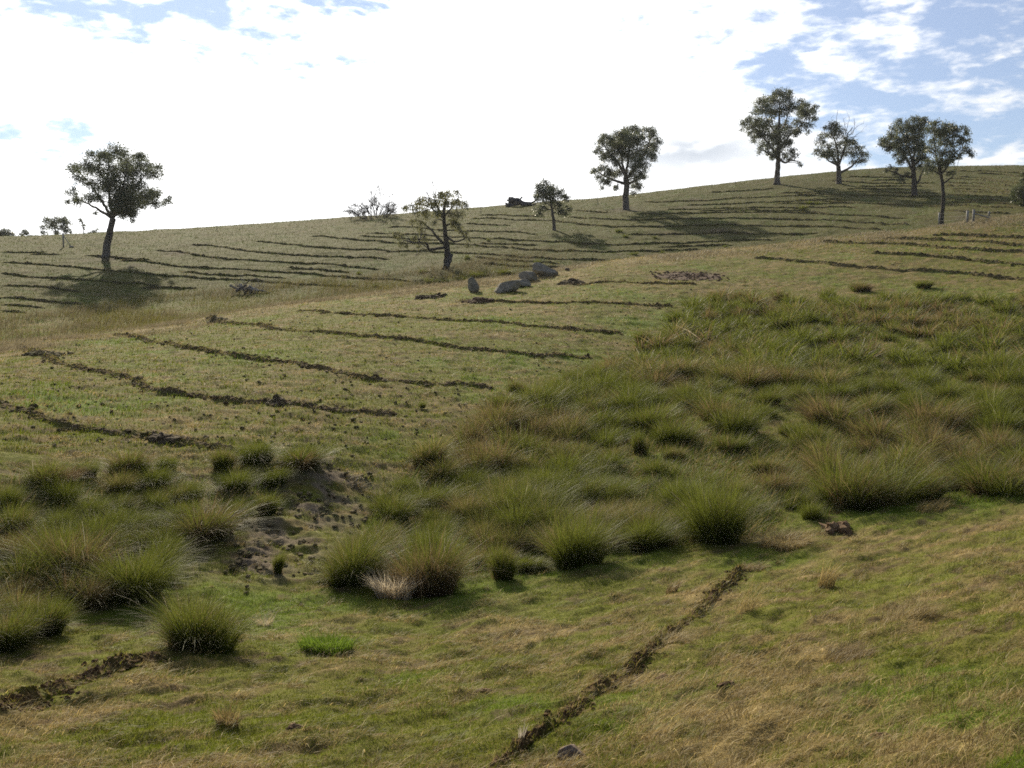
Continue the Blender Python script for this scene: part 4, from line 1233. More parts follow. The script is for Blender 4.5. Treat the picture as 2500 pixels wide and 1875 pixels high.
# ------------------------------------------------------------------ trees
def tree(label, C, base, trunk, wbase, wtop, limbs, clumps, dens=1.0, leafA=(0.075, 0.088, 0.048), leafB=(0.14, 0.155, 0.085), dead=(), bark=None,
         r_at=None, name='gum_tree', group=None, droop=0.75, leaf=1.0, cat='tree', stump=None, tw=1.0, cs=1.5):
    """the outline follows the photo; depth, thickness and every leaf are built in the round"""
    bx, by = C([base])[0]
    if r_at is None:
        p = hit(bx, by, 60)
    else:
        th_, _ = ray(bx, by)
        x_, y_ = r_at * math.sin(th_), r_at * math.cos(th_)
        p = Vector((x_, y_, float(ground_z(np.array([x_]), np.array([y_]), False)[0])))
    th_, r_ = math.atan2(p.x, p.y), math.hypot(p.x, p.y)
    s_ = r_ / math.cos(th_) / FPX * 1.0 / math.hypot(1, (bx - CX) / FPX) * 1.0
    s_ = p.y / FPX
    zb = p.z
    pz = CY - 0  # rows to heights through the sight line slope
    axx = np.array([math.cos(th_), -math.sin(th_), 0.0]); axd = np.array([math.sin(th_), math.cos(th_), 0.0])

    def loc(q, dep=0.0):
        sx_, sy_ = q[0], q[1]
        ta, m_ = ray(sx_, sy_)
        lx = math.tan(ta - th_) * r_
        lz = m_ * r_ / math.cos(ta - th_) - zb
        return axx * lx + np.array([0, 0, lz]) + axd * dep

    rr = np.random.default_rng(int(bx * 3 + by))
    CL = [(*C([c[:2]])[0], c[2] / C.sc) for c in clumps]
    root = empty(name, p)
    tag(root, label, cat, group)
    wb = Bag()
    sp = s_ / C.sc
    cl3 = []
    if CL:
        ca = np.array([loc(c) for c in CL]); cen = ca.mean(0); ext = max(np.abs((ca - cen) @ axx).max(), np.abs((ca - cen)[:, 2]).max(), 0.5)
    else:
        cen = loc(C([trunk[-1]])[0]); ext = 2.0
    tp = [loc(C([q])[0]) for q in trunk]
    tp[0][2] -= 0.25
    T = resample(tp, 0.35); k = len(T)
    rad = np.linspace(wbase, wtop, k) * sp / 2
    rad[: max(2, k // 10)] *= np.linspace(1.55, 1.05, max(2, k // 10))
    T[1:-1] += rr.normal(0, 0.025, (k - 2, 3))
    wb.tube(T, rad, 10, rough=0.14)
    nodes = [(q, rd) for q, rd in zip(T[k // 3:], rad[k // 3:])]
    for lm in limbs:
        pts = [loc(C([q])[0]) for q in lm]
        # start on the nearest part of the wood
        d0 = [np.linalg.norm(nd[0] - pts[0]) for nd in nodes]
        st = nodes[int(np.argmin(d0))]
        dep = rr.uniform(-0.55, 0.55) * ext
        m_ = len(pts)
        pts = [q + axd * dep * ((i_ + 0.0) / (m_ - 1)) for i_, q in enumerate(pts)]
        pts[0] = st[0]
        Lm = resample(pts, 0.3)
        kk_ = len(Lm)
        Lm[1:-1] += rr.normal(0, 0.03, (kk_ - 2, 3))
        r0_ = min(st[1] * 0.62, wbase * sp * 0.24)
        rd = np.linspace(r0_, max(0.035, r0_ * 0.25), kk_)
        wb.tube(Lm, rd, 7, rough=0.1)
        nodes += [(q, x_) for q, x_ in zip(Lm[1:], rd[1:])]
    NP = np.array([n_[0] for n_ in nodes]); NR = np.array([n_[1] for n_ in nodes])
    leaves_p, leaves_s = [], []
    LS = 1.05 * leaf * max(1.0, r_ / 130.0)
    for c in CL:
        q = loc(c); R_ = c[2] * s_ * cs
        rel = q - cen; rho = min(0.98, math.hypot(rel @ axx, rel[2]) / (ext * 1.05))
        dep = rr.uniform(-1, 1) * math.sqrt(1 - rho * rho) * ext * 0.75
        reps = [dep]
        if rho < 0.75 and rr.random() < 0.45: reps.append(-dep * rr.uniform(0.5, 1.0))
        for dp in reps:
            ctr = q + axd * dp
            dd = np.linalg.norm(NP - ctr, axis=1) + 0.35 * np.clip(NP[:, 2] - ctr[2], 0, None)
            a_ = int(np.argmin(dd))
            st = NP[a_]
            mid = (st + ctr) / 2 + np.array([0, 0, 0.12 * np.linalg.norm(ctr - st)]) + rr.normal(0, 0.12, 3)
            Lm = resample([st, mid, ctr], 0.25)
            wb.tube(Lm, np.linspace(min(NR[a_] * 0.6, 0.075), 0.022, len(Lm)), 5, cap=False)
            # sprays inside the clump
            ns = max(6, int(9 + R_ * 7))
            for _ in range(ns):
                v_ = rr.normal(0, 1, 3); v_ /= np.linalg.norm(v_); v_[2] *= 0.8
                tip = ctr + v_ * R_ * rr.uniform(0.3, 1.0) ** 0.7 * np.array([1, 1, 0.85])
                midp = (ctr + tip) / 2 + np.array([0, 0, 0.12 * R_])
                wb.tube(np.array([ctr, midp, tip]), [0.020 * tw, 0.014 * tw, 0.007 * tw], 4, cap=False)
                nl = int(540 * dens * max(0.2, R_ * R_) / (LS ** 2) / ns)
                t_ = 1.0 - 0.55 * rr.random(nl) ** 1.6
                pos = ctr + (tip - ctr)[None, :] * t_[:, None] + rr.normal(0, 0.15 * R_ + 0.05, (nl, 3))
                pos[:, 2] -= np.abs(rr.normal(0, 0.10 * droop * R_, nl))
                leaves_p.append(pos); leaves_s.append(np.full(nl, 1.0))
    bag_l = Bag()
    if leaves_p:
        LP = np.concatenate(leaves_p); n_ = len(LP)
        d_ = rr.normal(0, 1, (n_, 3)); d_ /= np.linalg.norm(d_, axis=1)[:, None]
        d_[:, 2] = d_[:, 2] * 0.55 - droop; d_ /= np.linalg.norm(d_, axis=1)[:, None]
        sd = np.cross(d_, rr.normal(0, 1, (n_, 3))); sd /= np.linalg.norm(sd, axis=1)[:, None] + 1e-9
        ln = rr.uniform(0.15, 0.30, n_) * LS; wd = ln * rr.uniform(0.26, 0.42, n_)
        V = np.stack([LP, LP + d_ * (ln * 0.45)[:, None] + sd * (wd / 2)[:, None], LP + d_ * ln[:, None], LP + d_ * (ln * 0.45)[:, None] - sd * (wd / 2)[:, None]], 1)
        clump_tone = fbm(LP[:, 0] + LP[:, 2] * 0.7, LP[:, 1] + LP[:, 2] * 0.6, 1.1, 2, int(bx))
        c_ = lerp(np.array(leafA)[None, :], np.array(leafB)[None, :], np.clip(clump_tone * 0.9 + rr.normal(0.05, 0.2, n_), 0, 1))
        bag_l.add(V.reshape(-1, 3), np.arange(n_ * 4).reshape(-1, 4), np.repeat(c_, 4, 0))
        add_obj('crown', bag_l.mesh('crown', smooth=False), M_LEAF, root)
    add_obj('trunk', wb.mesh('trunk'), bark or M_BARK, root)
    if dead:
        db = Bag()
        for lm in dead:
            pts = [loc(C([q])[0]) for q in lm]
            a_ = int(np.argmin(np.linalg.norm(NP - pts[0], axis=1)))
            dep = rr.uniform(-0.3, 0.3) * ext
            pts = [NP[a_]] + [q + axd * dep * ((i_ + 1) / len(pts)) for i_, q in enumerate(pts)]
            Lm = resample(pts, 0.25); Lm[1:-1] += rr.normal(0, 0.03, (len(Lm) - 2, 3))
            db.tube(Lm, np.linspace(0.06, 0.016, len(Lm)), 5)
            for _ in range(5):
                i_ = rr.integers(len(Lm) // 3, len(Lm))
                v_ = rr.normal(0, 0.45, 3) + np.array([0, 0, 0.5])
                db.tube(np.array([Lm[i_], Lm[i_] + v_ * 0.5, Lm[i_] + v_ + rr.normal(0, 0.1, 3)]), [0.022, 0.016, 0.008], 4)
        add_obj('dead_branches', db.mesh('dead_branches'), M_BARK, root)
    if stump:
        sb = Bag()
        pts = [loc(C([q])[0], -0.25) for q in stump]
        Lm = resample(pts, 0.15)
        sb.tube(Lm, np.linspace(0.30, 0.20, len(Lm)), 9, rough=0.35)
        add_obj('broken_stem', sb.mesh('broken_stem'), M_CHAR, root)
    return root


for C_, sc_ in ((C1, 2.963), (C2, 2.765), (C3, 3.403), (C4, 3.318)):
    C_.sc = sc_

tree('broad dark gum tree on the left slope with a leaning bare trunk', C1, (765, 972), [(765, 972), (775, 880), (800, 770), (815, 690)], 58, 40,
     [[(805, 690), (740, 640), (650, 590), (540, 530)], [(805, 690), (720, 540), (650, 430), (560, 330)], [(808, 690), (795, 560), (780, 400), (790, 250)],
      [(830, 690), (950, 520), (1040, 400)], [(835, 680), (880, 650), (1000, 610), (1120, 575), (1210, 575)], [(820, 690), (880, 520), (920, 300)]],
     [(840, 230, 70), (760, 240, 55), (660, 230, 35), (920, 260, 70), (1010, 240, 40), (1060, 300, 50), (540, 310, 48), (620, 330, 60), (700, 330, 65), (800, 330, 80), (900, 370, 80), (1000, 370, 65),
      (1100, 370, 55), (1140, 330, 32), (580, 400, 42), (680, 440, 60), (800, 440, 65), (900, 480, 80), (1000, 470, 60), (530, 500, 36), (560, 560, 40), (485, 570, 18), (640, 530, 46), (730, 540, 40),
      (870, 570, 68), (940, 580, 68), (1040, 540, 62), (1110, 510, 46), (1130, 590, 36), (1205, 565, 30), (1225, 540, 14), (900, 640, 46), (960, 645, 34), (830, 620, 34), (960, 700, 15), (690, 640, 13)], 1.0)

tree('sparse yellowish tree with a leaning left limb below the fallen log', C2, (1075, 765), [(1075, 765), (1082, 650), (1070, 520), (1062, 430), (1060, 370), (1075, 290)], 48, 14,
     [[(1062, 620), (1000, 530), (960, 480), (900, 440)], [(1065, 640), (960, 635), (940, 590), (860, 590), (790, 575)], [(1062, 480), (1120, 450), (1160, 420)],
      [(1075, 560), (1140, 580), (1220, 550)], [(1062, 430), (1000, 370), (930, 330)], [(1062, 420), (1010, 330), (985, 270)], [(1062, 400), (1130, 330), (1160, 280)]],
     [(1080, 240, 38), (1140, 250, 34), (1040, 260, 38), (960, 300, 42), (900, 310, 38), (840, 340, 32), (800, 352, 22), (1000, 320, 38), (1080, 310, 42), (1150, 310, 42), (1190, 320, 34), (1210, 350, 18),
      (880, 370, 38), (940, 380, 38), (1020, 390, 30), (1100, 390, 38), (1160, 390, 42), (850, 430, 32), (900, 450, 32), (900, 490, 24), (1130, 450, 38), (1160, 480, 24), (1000, 450, 22), (760, 540, 34),
      (770, 590, 26), (730, 530, 16), (860, 560, 28), (890, 600, 16), (930, 560, 22), (1210, 520, 24), (1230, 560, 24), (1220, 600, 17), (1180, 510, 16), (810, 600, 14)], 0.62,
     (0.11, 0.115, 0.045), (0.20, 0.19, 0.075), cs=1.3, dead=[[(1010, 320), (990, 220), (985, 120)], [(960, 290), (930, 180)], [(1000, 280), (1020, 130)], [(920, 630), (870, 680)]], bark=M_BARKD, name='willowy_tree', droop=1.3,
     stump=[(1082, 750), (1098, 710), (1112, 662)])

tree('small thin gum tree standing below the fallen log, slope centre', C2, (1808, 505), [(1808, 505), (1800, 430), (1790, 360), (1780, 300), (1770, 230)], 26, 8,
     [[(1790, 350), (1740, 310), (1700, 260)], [(1790, 360), (1830, 320), (1860, 270)], [(1795, 390), (1840, 380), (1890, 375)], [(1792, 370), (1740, 360), (1705, 380)]],
     [(1755, 180, 38), (1710, 200, 28), (1720, 250, 42), (1780, 230, 42), (1690, 280, 24), (1750, 290, 38), (1840, 260, 42), (1880, 280, 26), (1860, 240, 22), (1700, 360, 28), (1710, 395, 28), (1740, 350, 22),
      (1840, 330, 32), (1850, 370, 28), (1880, 390, 22), (1910, 360, 20), (1890, 340, 18), (1800, 300, 26)], 0.8, (0.055, 0.068, 0.032), (0.10, 0.115, 0.055), bark=M_BARK)

tree('tall dense vase shaped gum tree on the hill centre with drooping left boughs', C3, (605, 1130), [(605, 1130), (605, 1020), (612, 930), (605, 860)], 56, 44,
     [[(595, 920), (500, 880), (420, 840), (350, 800)], [(600, 860), (540, 740), (460, 650), (400, 560)], [(608, 870), (620, 740), (640, 560), (660, 450)], [(620, 880), (720, 740), (790, 600), (830, 500)],
      [(605, 860), (570, 700), (570, 540)], [(620, 910), (690, 880), (720, 840)]],
     [(400, 550, 48), (430, 520, 32), (380, 610, 42), (345, 650, 14), (480, 560, 42), (560, 520, 52), (600, 480, 38), (680, 460, 46), (660, 440, 30), (790, 470, 50), (830, 510, 42), (870, 560, 34), (540, 600, 66),
      (640, 560, 70), (720, 560, 56), (800, 600, 56), (850, 610, 32), (600, 660, 70), (700, 660, 70), (780, 680, 52), (835, 680, 36), (480, 660, 46), (430, 690, 36), (520, 740, 50), (420, 770, 42), (480, 820, 46),
      (560, 800, 40), (355, 810, 30), (330, 810, 20), (385, 850, 32), (420, 900, 34), (410, 950, 18), (470, 900, 32), (520, 950, 30), (690, 760, 66), (740, 760, 46), (680, 840, 56), (735, 840, 36), (690, 910, 46), (715, 930, 30), (670, 985, 24)], 1.05, bark=M_BARK)

tree('tallest gum tree on the skyline, straight bare trunk and wide flaring crown', C3, (1860, 915), [(1860, 915), (1865, 800), (1872, 690), (1875, 560), (1880, 400), (1882, 260)], 50, 10,
     [[(1870, 690), (1800, 600), (1740, 520), (1650, 430)], [(1875, 640), (1960, 520), (2060, 430), (2130, 330)], [(1868, 735), (1930, 745), (1970, 735), (2040, 745)], [(1876, 540), (1800, 420), (1740, 280)],
      [(1878, 500), (1940, 380), (1970, 240)], [(1868, 720), (1800, 680), (1740, 650)]],
     [(1880, 160, 42), (1830, 170, 38), (1930, 170, 42), (1960, 152, 22), (1770, 210, 42), (1720, 250, 50), (1850, 230, 56), (1960, 230, 52), (1980, 300, 42), (1690, 290, 36), (1760, 310, 56), (1830, 320, 46), (1920, 320, 56),
      (1620, 370, 42), (1585, 410, 32), (1562, 460, 13), (1640, 430, 46), (1700, 400, 46), (1770, 420, 52), (1860, 420, 50), (1950, 410, 52), (1640, 510, 26), (1665, 540, 22), (1720, 490, 46), (1790, 510, 52), (1860, 520, 56),
      (1940, 500, 46), (2015, 480, 36), (2060, 250, 32), (2100, 240, 36), (2140, 280, 46), (2180, 270, 26), (2060, 320, 42), (2120, 350, 46), (2180, 350, 30), (2040, 400, 46), (2110, 430, 40), (2120, 480, 20), (2020, 300, 24),
      (1730, 560, 34), (1800, 590, 42), (1870, 600, 46), (1930, 580, 42), (1970, 560, 26), (1850, 660, 30), (1730, 640, 26), (1712, 660, 15), (1780, 650, 26), (1820, 690, 20), (1930, 650, 28), (1990, 650, 36), (2010, 690, 26),
      (1970, 710, 20), (2050, 740, 19), (2060, 760, 10), (1930, 700, 20)], 0.95, bark=M_BARK)

tree('half dead gum tree on the skyline with bare twigs above its crown', C4, (490, 828), [(490, 828), (490, 740), (487, 680)], 48, 34,
     [[(485, 680), (420, 640), (370, 600)], [(488, 680), (480, 560), (430, 420)], [(490, 680), (530, 560), (560, 430), (600, 380)], [(492, 735), (580, 700), (640, 640), (690, 600)], [(488, 690), (440, 600), (390, 500)]],
     [(440, 350, 32), (400, 370, 28), (470, 370, 32), (370, 420, 36), (430, 430, 42), (490, 420, 42), (340, 480, 36), (400, 500, 42), (480, 500, 46), (550, 480, 40), (610, 490, 30), (320, 560, 30), (302, 550, 13), (370, 580, 36),
      (440, 580, 40), (510, 570, 44), (580, 540, 40), (640, 530, 30), (680, 520, 20), (620, 590, 40), (690, 580, 36), (720, 590, 20), (670, 640, 30), (610, 640, 26), (700, 630, 20), (460, 640, 20)], 0.85,
     dead=[[(470, 400), (470, 330), (482, 235)], [(540, 450), (560, 360), (580, 285)], [(580, 430), (640, 360), (690, 338)], [(600, 450), (650, 420), (695, 400)], [(440, 380), (430, 290)], [(550, 440), (525, 300)], [(600, 420), (625, 320)]], bark=M_BARK)

tree('twin stemmed gum tree on the right, left of an overlapping pair', C4, (1105, 922), [(1105, 922), (1100, 800), (1095, 690), (1090, 600)], 50, 26,
     [[(1106, 900), (1140, 800), (1165, 730), (1200, 690)], [(1098, 720), (1030, 620), (960, 520), (880, 490)], [(1095, 690), (1060, 560), (1000, 420), (970, 350)], [(1092, 640), (1120, 500), (1150, 350)], [(1100, 780), (1010, 765), (940, 730), (870, 715)], [(1095, 690), (1160, 600), (1190, 450)]],
     [(980, 320, 36), (940, 360, 36), (1040, 340, 38), (1100, 310, 36), (1160, 300, 34), (1200, 325, 34), (1000, 400, 46), (1080, 380, 46), (1160, 370, 46), (920, 430, 36), (860, 480, 34), (840, 500, 20), (900, 520, 40), (970, 490, 46),
      (1050, 460, 50), (1130, 450, 50), (1000, 560, 46), (945, 590, 20), (1080, 550, 55), (1150, 530, 50), (1020, 640, 40), (980, 640, 20), (1100, 630, 46), (1170, 610, 42), (1200, 690, 40), (870, 710, 20), (910, 690, 15), (940, 730, 22),
      (990, 760, 26), (1010, 790, 18), (1040, 740, 24), (960, 700, 13), (1150, 680, 30)], 1.0, bark=M_BARKD)

tree('slender tall trunked gum tree on the right, nearest the pale fence posts', C4, (1320, 1158), [(1320, 1158), (1335, 1000), (1335, 870), (1322, 780), (1310, 700), (1315, 620)], 34, 22,
     [[(1318, 760), (1270, 720), (1200, 700)], [(1322, 760), (1400, 640), (1450, 560), (1540, 570)], [(1330, 840), (1400, 770), (1440, 720)], [(1312, 690), (1270, 540), (1260, 380)], [(1315, 650), (1370, 500), (1400, 390)]],
     [(1260, 330, 36), (1290, 330, 22), (1240, 390, 36), (1300, 400, 42), (1380, 360, 40), (1420, 370, 30), (1350, 420, 46), (1430, 430, 40), (1500, 380, 30), (1520, 410, 22), (1270, 470, 46), (1340, 500, 50), (1420, 500, 40), (1490, 470, 34),
      (1540, 460, 20), (1250, 560, 46), (1320, 580, 50), (1400, 570, 40), (1500, 540, 34), (1550, 560, 30), (1570, 590, 15), (1280, 640, 46), (1350, 650, 40), (1410, 620, 30), (1240, 690, 40), (1300, 710, 30), (1410, 720, 26), (1380, 740, 20), (1470, 600, 16), (1220, 640, 36)], 0.95, bark=M_BARKD)

# little trees beyond the skyline on the left
tree('distant dark tree cut by the left frame edge behind the skyline', C1, (40, 840), [(40, 840), (40, 800)], 8, 6, [], [(40, 785, 32), (10, 800, 28), (95, 800, 18), (65, 800, 22), (-20, 790, 28)], 1.0, r_at=238, name='distant_tree')
tree('distant low bushy tree second from the left edge on the skyline', C1, (180, 840), [(180, 840), (180, 800)], 6, 4, [], [(180, 785, 20), (150, 800, 14), (220, 812, 12), (195, 800, 14)], 1.0, r_at=242, name='distant_tree')
tree('largest distant tree on the skyline left of the broad gum', C1, (405, 850), [(405, 850), (400, 800), (400, 770)], 12, 8, [[(400, 800), (350, 740)], [(400, 800), (460, 740)]],
     [(340, 700, 28), (390, 700, 32), (450, 700, 32), (490, 720, 22), (320, 750, 22), (380, 740, 28), (440, 750, 28), (490, 760, 26), (320, 790, 22), (410, 790, 16), (470, 785, 22), (515, 790, 12)], 1.0, r_at=236, name='distant_tree')
tree('distant thin spindly tree just left of the broad gum trunk', C1, (605, 830), [(605, 830), (603, 780), (598, 720)], 8, 4, [], [(580, 698, 12), (590, 712, 16), (602, 735, 14), (606, 755, 9), (640, 795, 8)], 0.9, r_at=236, name='distant_tree')
tree('distant low shrub on the skyline behind the broad gum trunk', C1, (680, 830), [(680, 830), (680, 790)], 5, 3, [], [(675, 778, 15), (702, 770, 11), (660, 790, 10), (690, 790, 12)], 0.9, r_at=236, name='distant_tree')
tree('rounded green shrub cut by the right frame edge', C4, (1985, 1000), [(1985, 1000), (1988, 930)], 14, 10, [], [(1950, 890, 45), (1910, 910, 24), (1930, 950, 30), (1990, 850, 55), (2000, 930, 50), (2040, 880, 50), (1985, 740, 22), (1990, 790, 30), (1975, 980, 26)], 1.0, (0.05, 0.065, 0.025), (0.09, 0.105, 0.045), name='shrub', cat='shrub')
# dark shrubs in the gully below the willowy tree
for i, (vx, vy, hp, wp, lb) in enumerate(((1000, 612, 22, 34, 'dark low bush right of the willowy tree foot, touching the stone'), (965, 612, 18, 34, 'dark low bush in the gully under the willowy tree'),
                                          (935, 612, 20, 30, 'dark low bush furthest left under the willowy tree'), (1030, 598, 18, 36, 'dark low bush behind the pointed stone'), (1090, 592, 14, 40, 'pale low bush behind the big boulder'),
                                          (912, 588, 14, 16, 'small dark bush on the slope left of the willowy tree'))):
    p = hit(vx * 1.1302, vy * 1.1302, 76); r_ = math.hypot(p.x, p.y); s_ = r_ / (FPX / 1.1302)
    V, F_, C__ = tussock_blades(420, 0.035, STY['dark'], 800 + i, 3, spread=1.2)
    V = V * np.array([wp * s_ / 1.1, wp * s_ / 1.1, hp * s_ * 1.25])
    o = add_obj('gully_bush', new_mesh('gully_bush', V, F_, C__), M_RUSH, None, p - Vector((0, 0, 0.1)))
    tag(o, lb, 'bush')


# weeds dotted over the far hill
for i, q in enumerate(C3([(545, 1325), (605, 1362), (845, 1365), (2135, 1085), (2080, 1128), (910, 1490), (665, 1505), (1430, 1450)]) + C2([(1360, 580), (480, 800), (600, 890), (1690, 728), (1210, 705)]) + C4([(260, 990), (330, 992), (195, 1030)])):
    p = hit(q[0], q[1], 76); r_ = math.hypot(p.x, p.y)
    V, F_, C__ = tussock_blades(160, 0.05, STY['dark'], 900 + i, 3, spread=1.1)
    sz_ = rng.uniform(0.55, 1.0)
    o = add_obj('weed_clump', new_mesh('weed_clump', V * np.array([sz_, sz_, sz_ * 0.9]), F_, C__), M_RUSH, None, p - Vector((0, 0, 0.05)))
    tag(o, 'small dark weed clump alone between the furrow lines of the far hillside', 'weed', 'weeds dotted over the far hill')


# bare dead bush on the skyline
def branchy(bag, p, d, L, rad, depth, rr, spread=0.55):
    n = 5
    pts = [np.array(p)]
    dd = np.array(d, float)
    for _ in range(n - 1):
        dd = dd + rr.normal(0, 0.13, 3); dd /= np.linalg.norm(dd)
        pts.append(pts[-1] + dd * L / (n - 1))
    bag.tube(pts, np.linspace(rad, rad * 0.55, n), 5 if rad > 0.03 else 4, cap=False)
    if depth == 0: return
    for _ in range(3 if depth > 1 else 4):
        k = rr.integers(2, n)
        nd = dd + rr.normal(0, spread, 3); nd[2] += 0.04; nd /= np.linalg.norm(nd)
        branchy(bag, pts[k], nd, L * rr.uniform(0.5, 0.8), max(0.017, rad * 0.55), depth - 1, rr, spread)


rr = np.random.default_rng(5)
p = hit(*C2([(590, 420)])[0], 100)
root = tag(empty('dead_bush', p), 'bare leafless bush on the skyline left of the willowy tree', 'dead bush')
sc_ = math.hypot(p.x, p.y) / FPX / 2.765
b = Bag()
for dx_, lz_ in ((-150, 70), (-110, 60), (-90, 95), (-50, 125), (-20, 110), (20, 135), (50, 120), (85, 110), (110, 90), (145, 70), (-130, 30), (130, 40)):
  for rep_ in range(2):
    st = np.array([dx_ * 0.45 * sc_, rr.normal(0, 0.9), -0.3]); tip = np.array([dx_ * sc_, rr.normal(0, 1.6), lz_ * sc_ * rr.uniform(0.5, 0.8)])
    v_ = tip - st; L_ = np.linalg.norm(v_)
    branchy(b, st, v_ / L_, L_ * 0.66, 0.08, 4, rr, 0.40)
add_obj('bare_branches', b.mesh('bare_branches'), M_BARKD, root)

# fallen log with its root plate, on the skyline
p = hit(*C2([(1560, 342)])[0], 100)
sc_ = math.hypot(p.x, p.y) / FPX / 2.765
root = tag(empty('fallen_log', p), 'dark fallen trunk with upturned roots lying on the skyline', 'fallen log')
b = Bag()
L2 = lambda cx_, cy_, d_=0.0: np.array([(cx_ - 1560) * sc_, d_, (342 - cy_) * sc_])
b.tube(resample([L2(1500, 300, 0.2), L2(1560, 306), L2(1600, 325), L2(1650, 326, -0.3)], 0.25), np.linspace(0.55, 0.30, len(resample([L2(1500, 300, 0.2), L2(1560, 306), L2(1600, 325), L2(1650, 326, -0.3)], 0.25))), 10, rough=0.25)
b.tube(resample([L2(1480, 335), L2(1530, 328, 0.3), L2(1580, 318, 0.2)], 0.25), 0.32, 8, rough=0.25)
add_obj('log', b.mesh('log'), M_CHAR, root)
b = Bag()
for q in ([(1510, 300), (1500, 286)], [(1515, 305), (1490, 300)], [(1575, 305), (1588, 280)], [(1520, 300), (1518, 284)], [(1500, 325), (1478, 318)]):
    b.tube(resample([L2(*q[0]), (L2(*q[0]) + L2(*q[1])) / 2 + rr.normal(0, 0.08, 3), L2(*q[1], 0.3)], 0.15), 0.14, 6, rough=0.3)
add_obj('roots', b.mesh('roots'), M_CHAR, root)
b = Bag()
for q in ([(1640, 322), (1690, 290)], [(1630, 330), (1680, 322)]):
    b.tube(resample([L2(*q[0]), (L2(*q[0]) + L2(*q[1])) / 2 + np.array([0, 0, -0.15]), L2(*q[1], 0.4)], 0.2), 0.13, 6, rough=0.2)
add_obj('branch_stub', b.mesh('branch_stub'), M_CHAR, root)

# heap of grey dead timber in the far gully
C13 = crop(500, 650, 5.53)
p = hit(*C13([(600, 370)])[0], 70)
sc_ = math.hypot(p.x, p.y) / FPX / 5.53
root = tag(empty('timber_heap', p), 'tangled heap of bleached grey dead timber in the far gully', 'timber heap')
L3 = lambda cx_, cy_, d_=0.0: np.array([(cx_ - 600) * sc_, d_, (365 - cy_) * sc_])
for i, (a_, c_, w_) in enumerate((((450, 330), (560, 250), .16), ((430, 260), (600, 340), .14), ((480, 240), (560, 340), .17), ((590, 280), (720, 370), .18), ((600, 370), (760, 320), .16), ((560, 300), (850, 350), .10), ((640, 200), (700, 160), .06),
                                  ((350, 250), (470, 300), .12), ((700, 320), (860, 355), .09), ((520, 350), (680, 290), .13), ((640, 360), (670, 390), .15), ((600, 260), (760, 330), .12), ((560, 230), (720, 170), .05))):
    b = Bag(); d0, d1 = rr.uniform(-0.8, 0.5), rr.uniform(-0.5, 0.8)
    mid = (L3(*a_, d0) + L3(*c_, d1)) / 2 + rr.normal(0, 0.06, 3)
    q = resample([L3(*a_, d0), mid, L3(*c_, d1)], 0.12)
    b.tube(q, np.linspace(w_, w_ * 0.6, len(q)), 7, rough=0.25)
    add_obj('log', b.mesh('log'), M_DEAD if i % 3 else M_BARK, root)
b = Bag()
for _ in range(26):
    st = L3(rr.uniform(430, 780), rr.uniform(250, 350), rr.uniform(-0.6, 0.6)); v_ = rr.normal(0, 0.4, 3) + np.array([0, 0, 0.45])
    b.tube(np.array([st, st + v_ * 0.5 + rr.normal(0, .05, 3), st + v_]), [0.035, 0.025, 0.012], 5)
add_obj('twigs', b.mesh('twigs'), M_DEAD, root)


# ------------------------------------------------------------------ fences
def post_bag(h_, w_, square=True):
    b_ = Bag()
    b_.tube(np.array([[0, 0, -0.3], [0, 0, h_ * 0.5], [0, 0, h_]]), w_, 8 if not square else 6, rough=0.06)
    return b_


def strut(root, name, a_, b2, rad, mat):
    q = Bag(); q.tube(resample([a_, b2], 0.4), rad, 6)
    return add_obj(name, q.mesh(name), mat, root)


# right: four pale posts with a stay
pts_px = [((1300, 1162), 92), ((1530, 1142), 92), ((1580, 1132), 92), ((1706, 1092), 36)]
P0 = hit(*C4([pts_px[0][0]])[0], 60)
fr = tag(empty('wire_fence', P0), 'pale fence posts with a sloping stay beside the slender gum', 'fence')
pw = []
for (q, hp) in pts_px:
    h_ = hit(*C4([q])[0], 60)
    hh = hp * math.hypot(h_.x, h_.y) / FPX / 3.318
    o = add_obj('post', post_bag(hh, 0.10).mesh('post'), M_POST, fr, h_ - P0)
    pw.append((np.array(h_ - P0), hh))
strut(fr, 'stay', pw[2][0] + np.array([0, 0, pw[2][1] * 0.7]), np.array(hit(*C4([(1722, 1112)])[0], 60) - P0), 0.06, M_POST)
for f_ in (0.35, 0.62, 0.9):
    b = Bag()
    for a_, c_ in zip(pw[:-1], pw[1:]):
        b.tube(np.array([a_[0] + [0, 0, a_[1] * f_], (a_[0] + c_[0]) / 2 + [0, 0, (a_[1] + c_[1]) / 2 * f_ - 0.02], c_[0] + [0, 0, c_[1] * f_]]), 0.006, 4, cap=False)
    add_obj('wire', b.mesh('wire'), M_STEEL, fr)
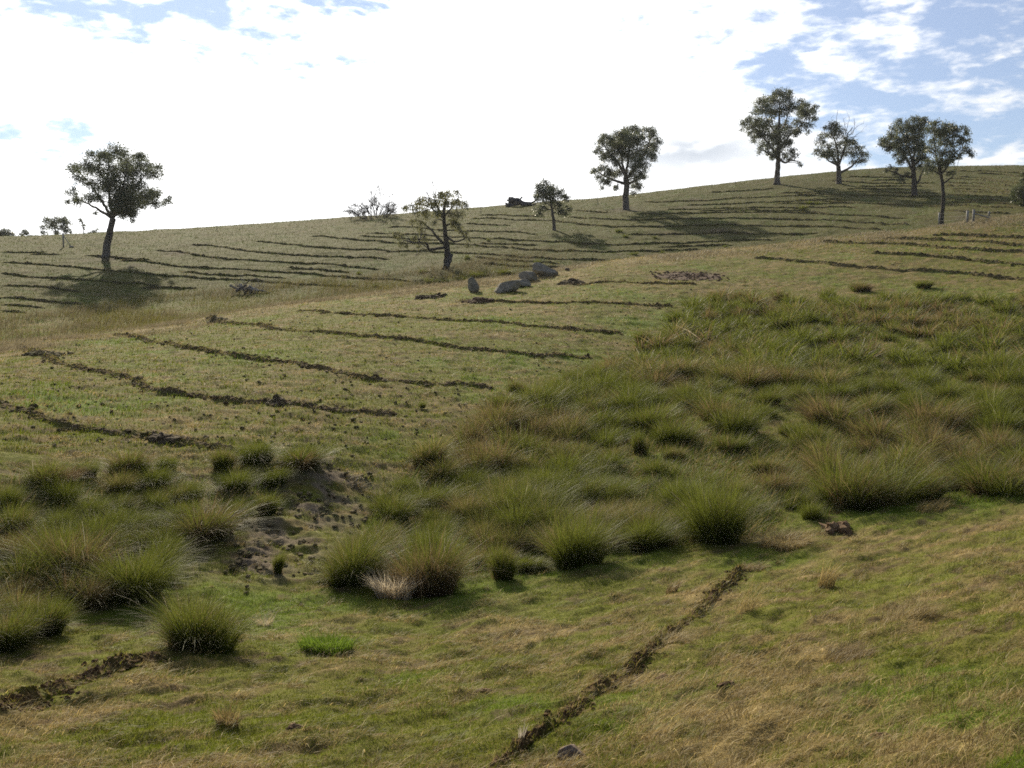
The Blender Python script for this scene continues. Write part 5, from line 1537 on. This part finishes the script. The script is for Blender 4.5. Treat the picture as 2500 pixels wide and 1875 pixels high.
# left: braced strainer post
P1 = hit(*C1([(460, 900)])[0], 60)
fl = tag(empty('strainer_post', P1), 'pale braced strainer post on the slope left of the broad gum', 'fence post')
hh = 92 * math.hypot(P1.x, P1.y) / FPX / 2.963
add_obj('post', post_bag(hh, 0.10).mesh('post'), M_POST, fl)
strut(fl, 'stay', np.array([0.05, 0, hh * 0.82]), np.array(hit(*C1([(515, 900)])[0], 60) - P1) + np.array([0, 0, 0.05]), 0.055, M_POST)
b = Bag(); q = np.array(hit(*C1([(518, 900)])[0], 60) - P1); b.tube(np.array([q - [0.25, 0, -0.06], q + [0.25, 0, 0.06]]), 0.12, 7, rough=0.2)
add_obj('foot_block', b.mesh('foot_block'), M_POST, fl)
# thin pickets along the skyline
ppx = [C1([(1570, 772)])[0], C2([(1310, 385)])[0], C2([(2100, 330)])[0], C3([(1320, 935)])[0], C3([(1512, 912)])[0]]
for i, (q, where) in enumerate(zip(ppx, ('left of the bare bush', 'right of the willowy tree', 'between the small gum and the vase shaped gum', 'between the vase shaped gum and the tallest gum', 'just left of the tallest gum'))):
    h_ = hit(q[0], q[1] + 3, 100)
    b = Bag(); b.tube(np.array([[0, 0, -0.3], [0, 0, 0.9], [0, 0, 1.75]]), 0.035, 6)
    o = add_obj('fence_picket', b.mesh('fence_picket'), M_STEEL, None, h_)
    tag(o, 'thin grey picket standing near the skyline %s' % where, 'fence post')
print('TUSSOCKS', len(mass_l), len(mass_r))


# ------------------------------------------------------------------ thin haze added to lift the dark trees, like lens glare
hz = Bag()
hx, hy0, hy1, hz0, hz1 = 290.0, -60.0, 330.0, -63.0, 64.0
Vh = np.array([[x_, y_, z_] for z_ in (hz0, hz1) for y_ in (hy0, hy1) for x_ in (-hx, hx)])
hz.add(Vh, np.array([[0, 2, 3, 1], [4, 5, 7, 6], [0, 1, 5, 4], [2, 6, 7, 3], [0, 4, 6, 2], [1, 3, 7, 5]]))
m, t = mat_new('glare_haze')
pv = t.n('ShaderNodeVolumePrincipled', {'Color': (0.95, 0.97, 1.0, 1), 'Density': 0.00012, 'Anisotropy': 0.25})
t.n('ShaderNodeOutputMaterial', {'Volume': pv.outputs[0]})
o = add_obj('haze', hz.mesh('haze', smooth=False), m)
tag(o, 'thin added haze lifting the dark trees like lens glare', 'haze', kind='stuff')
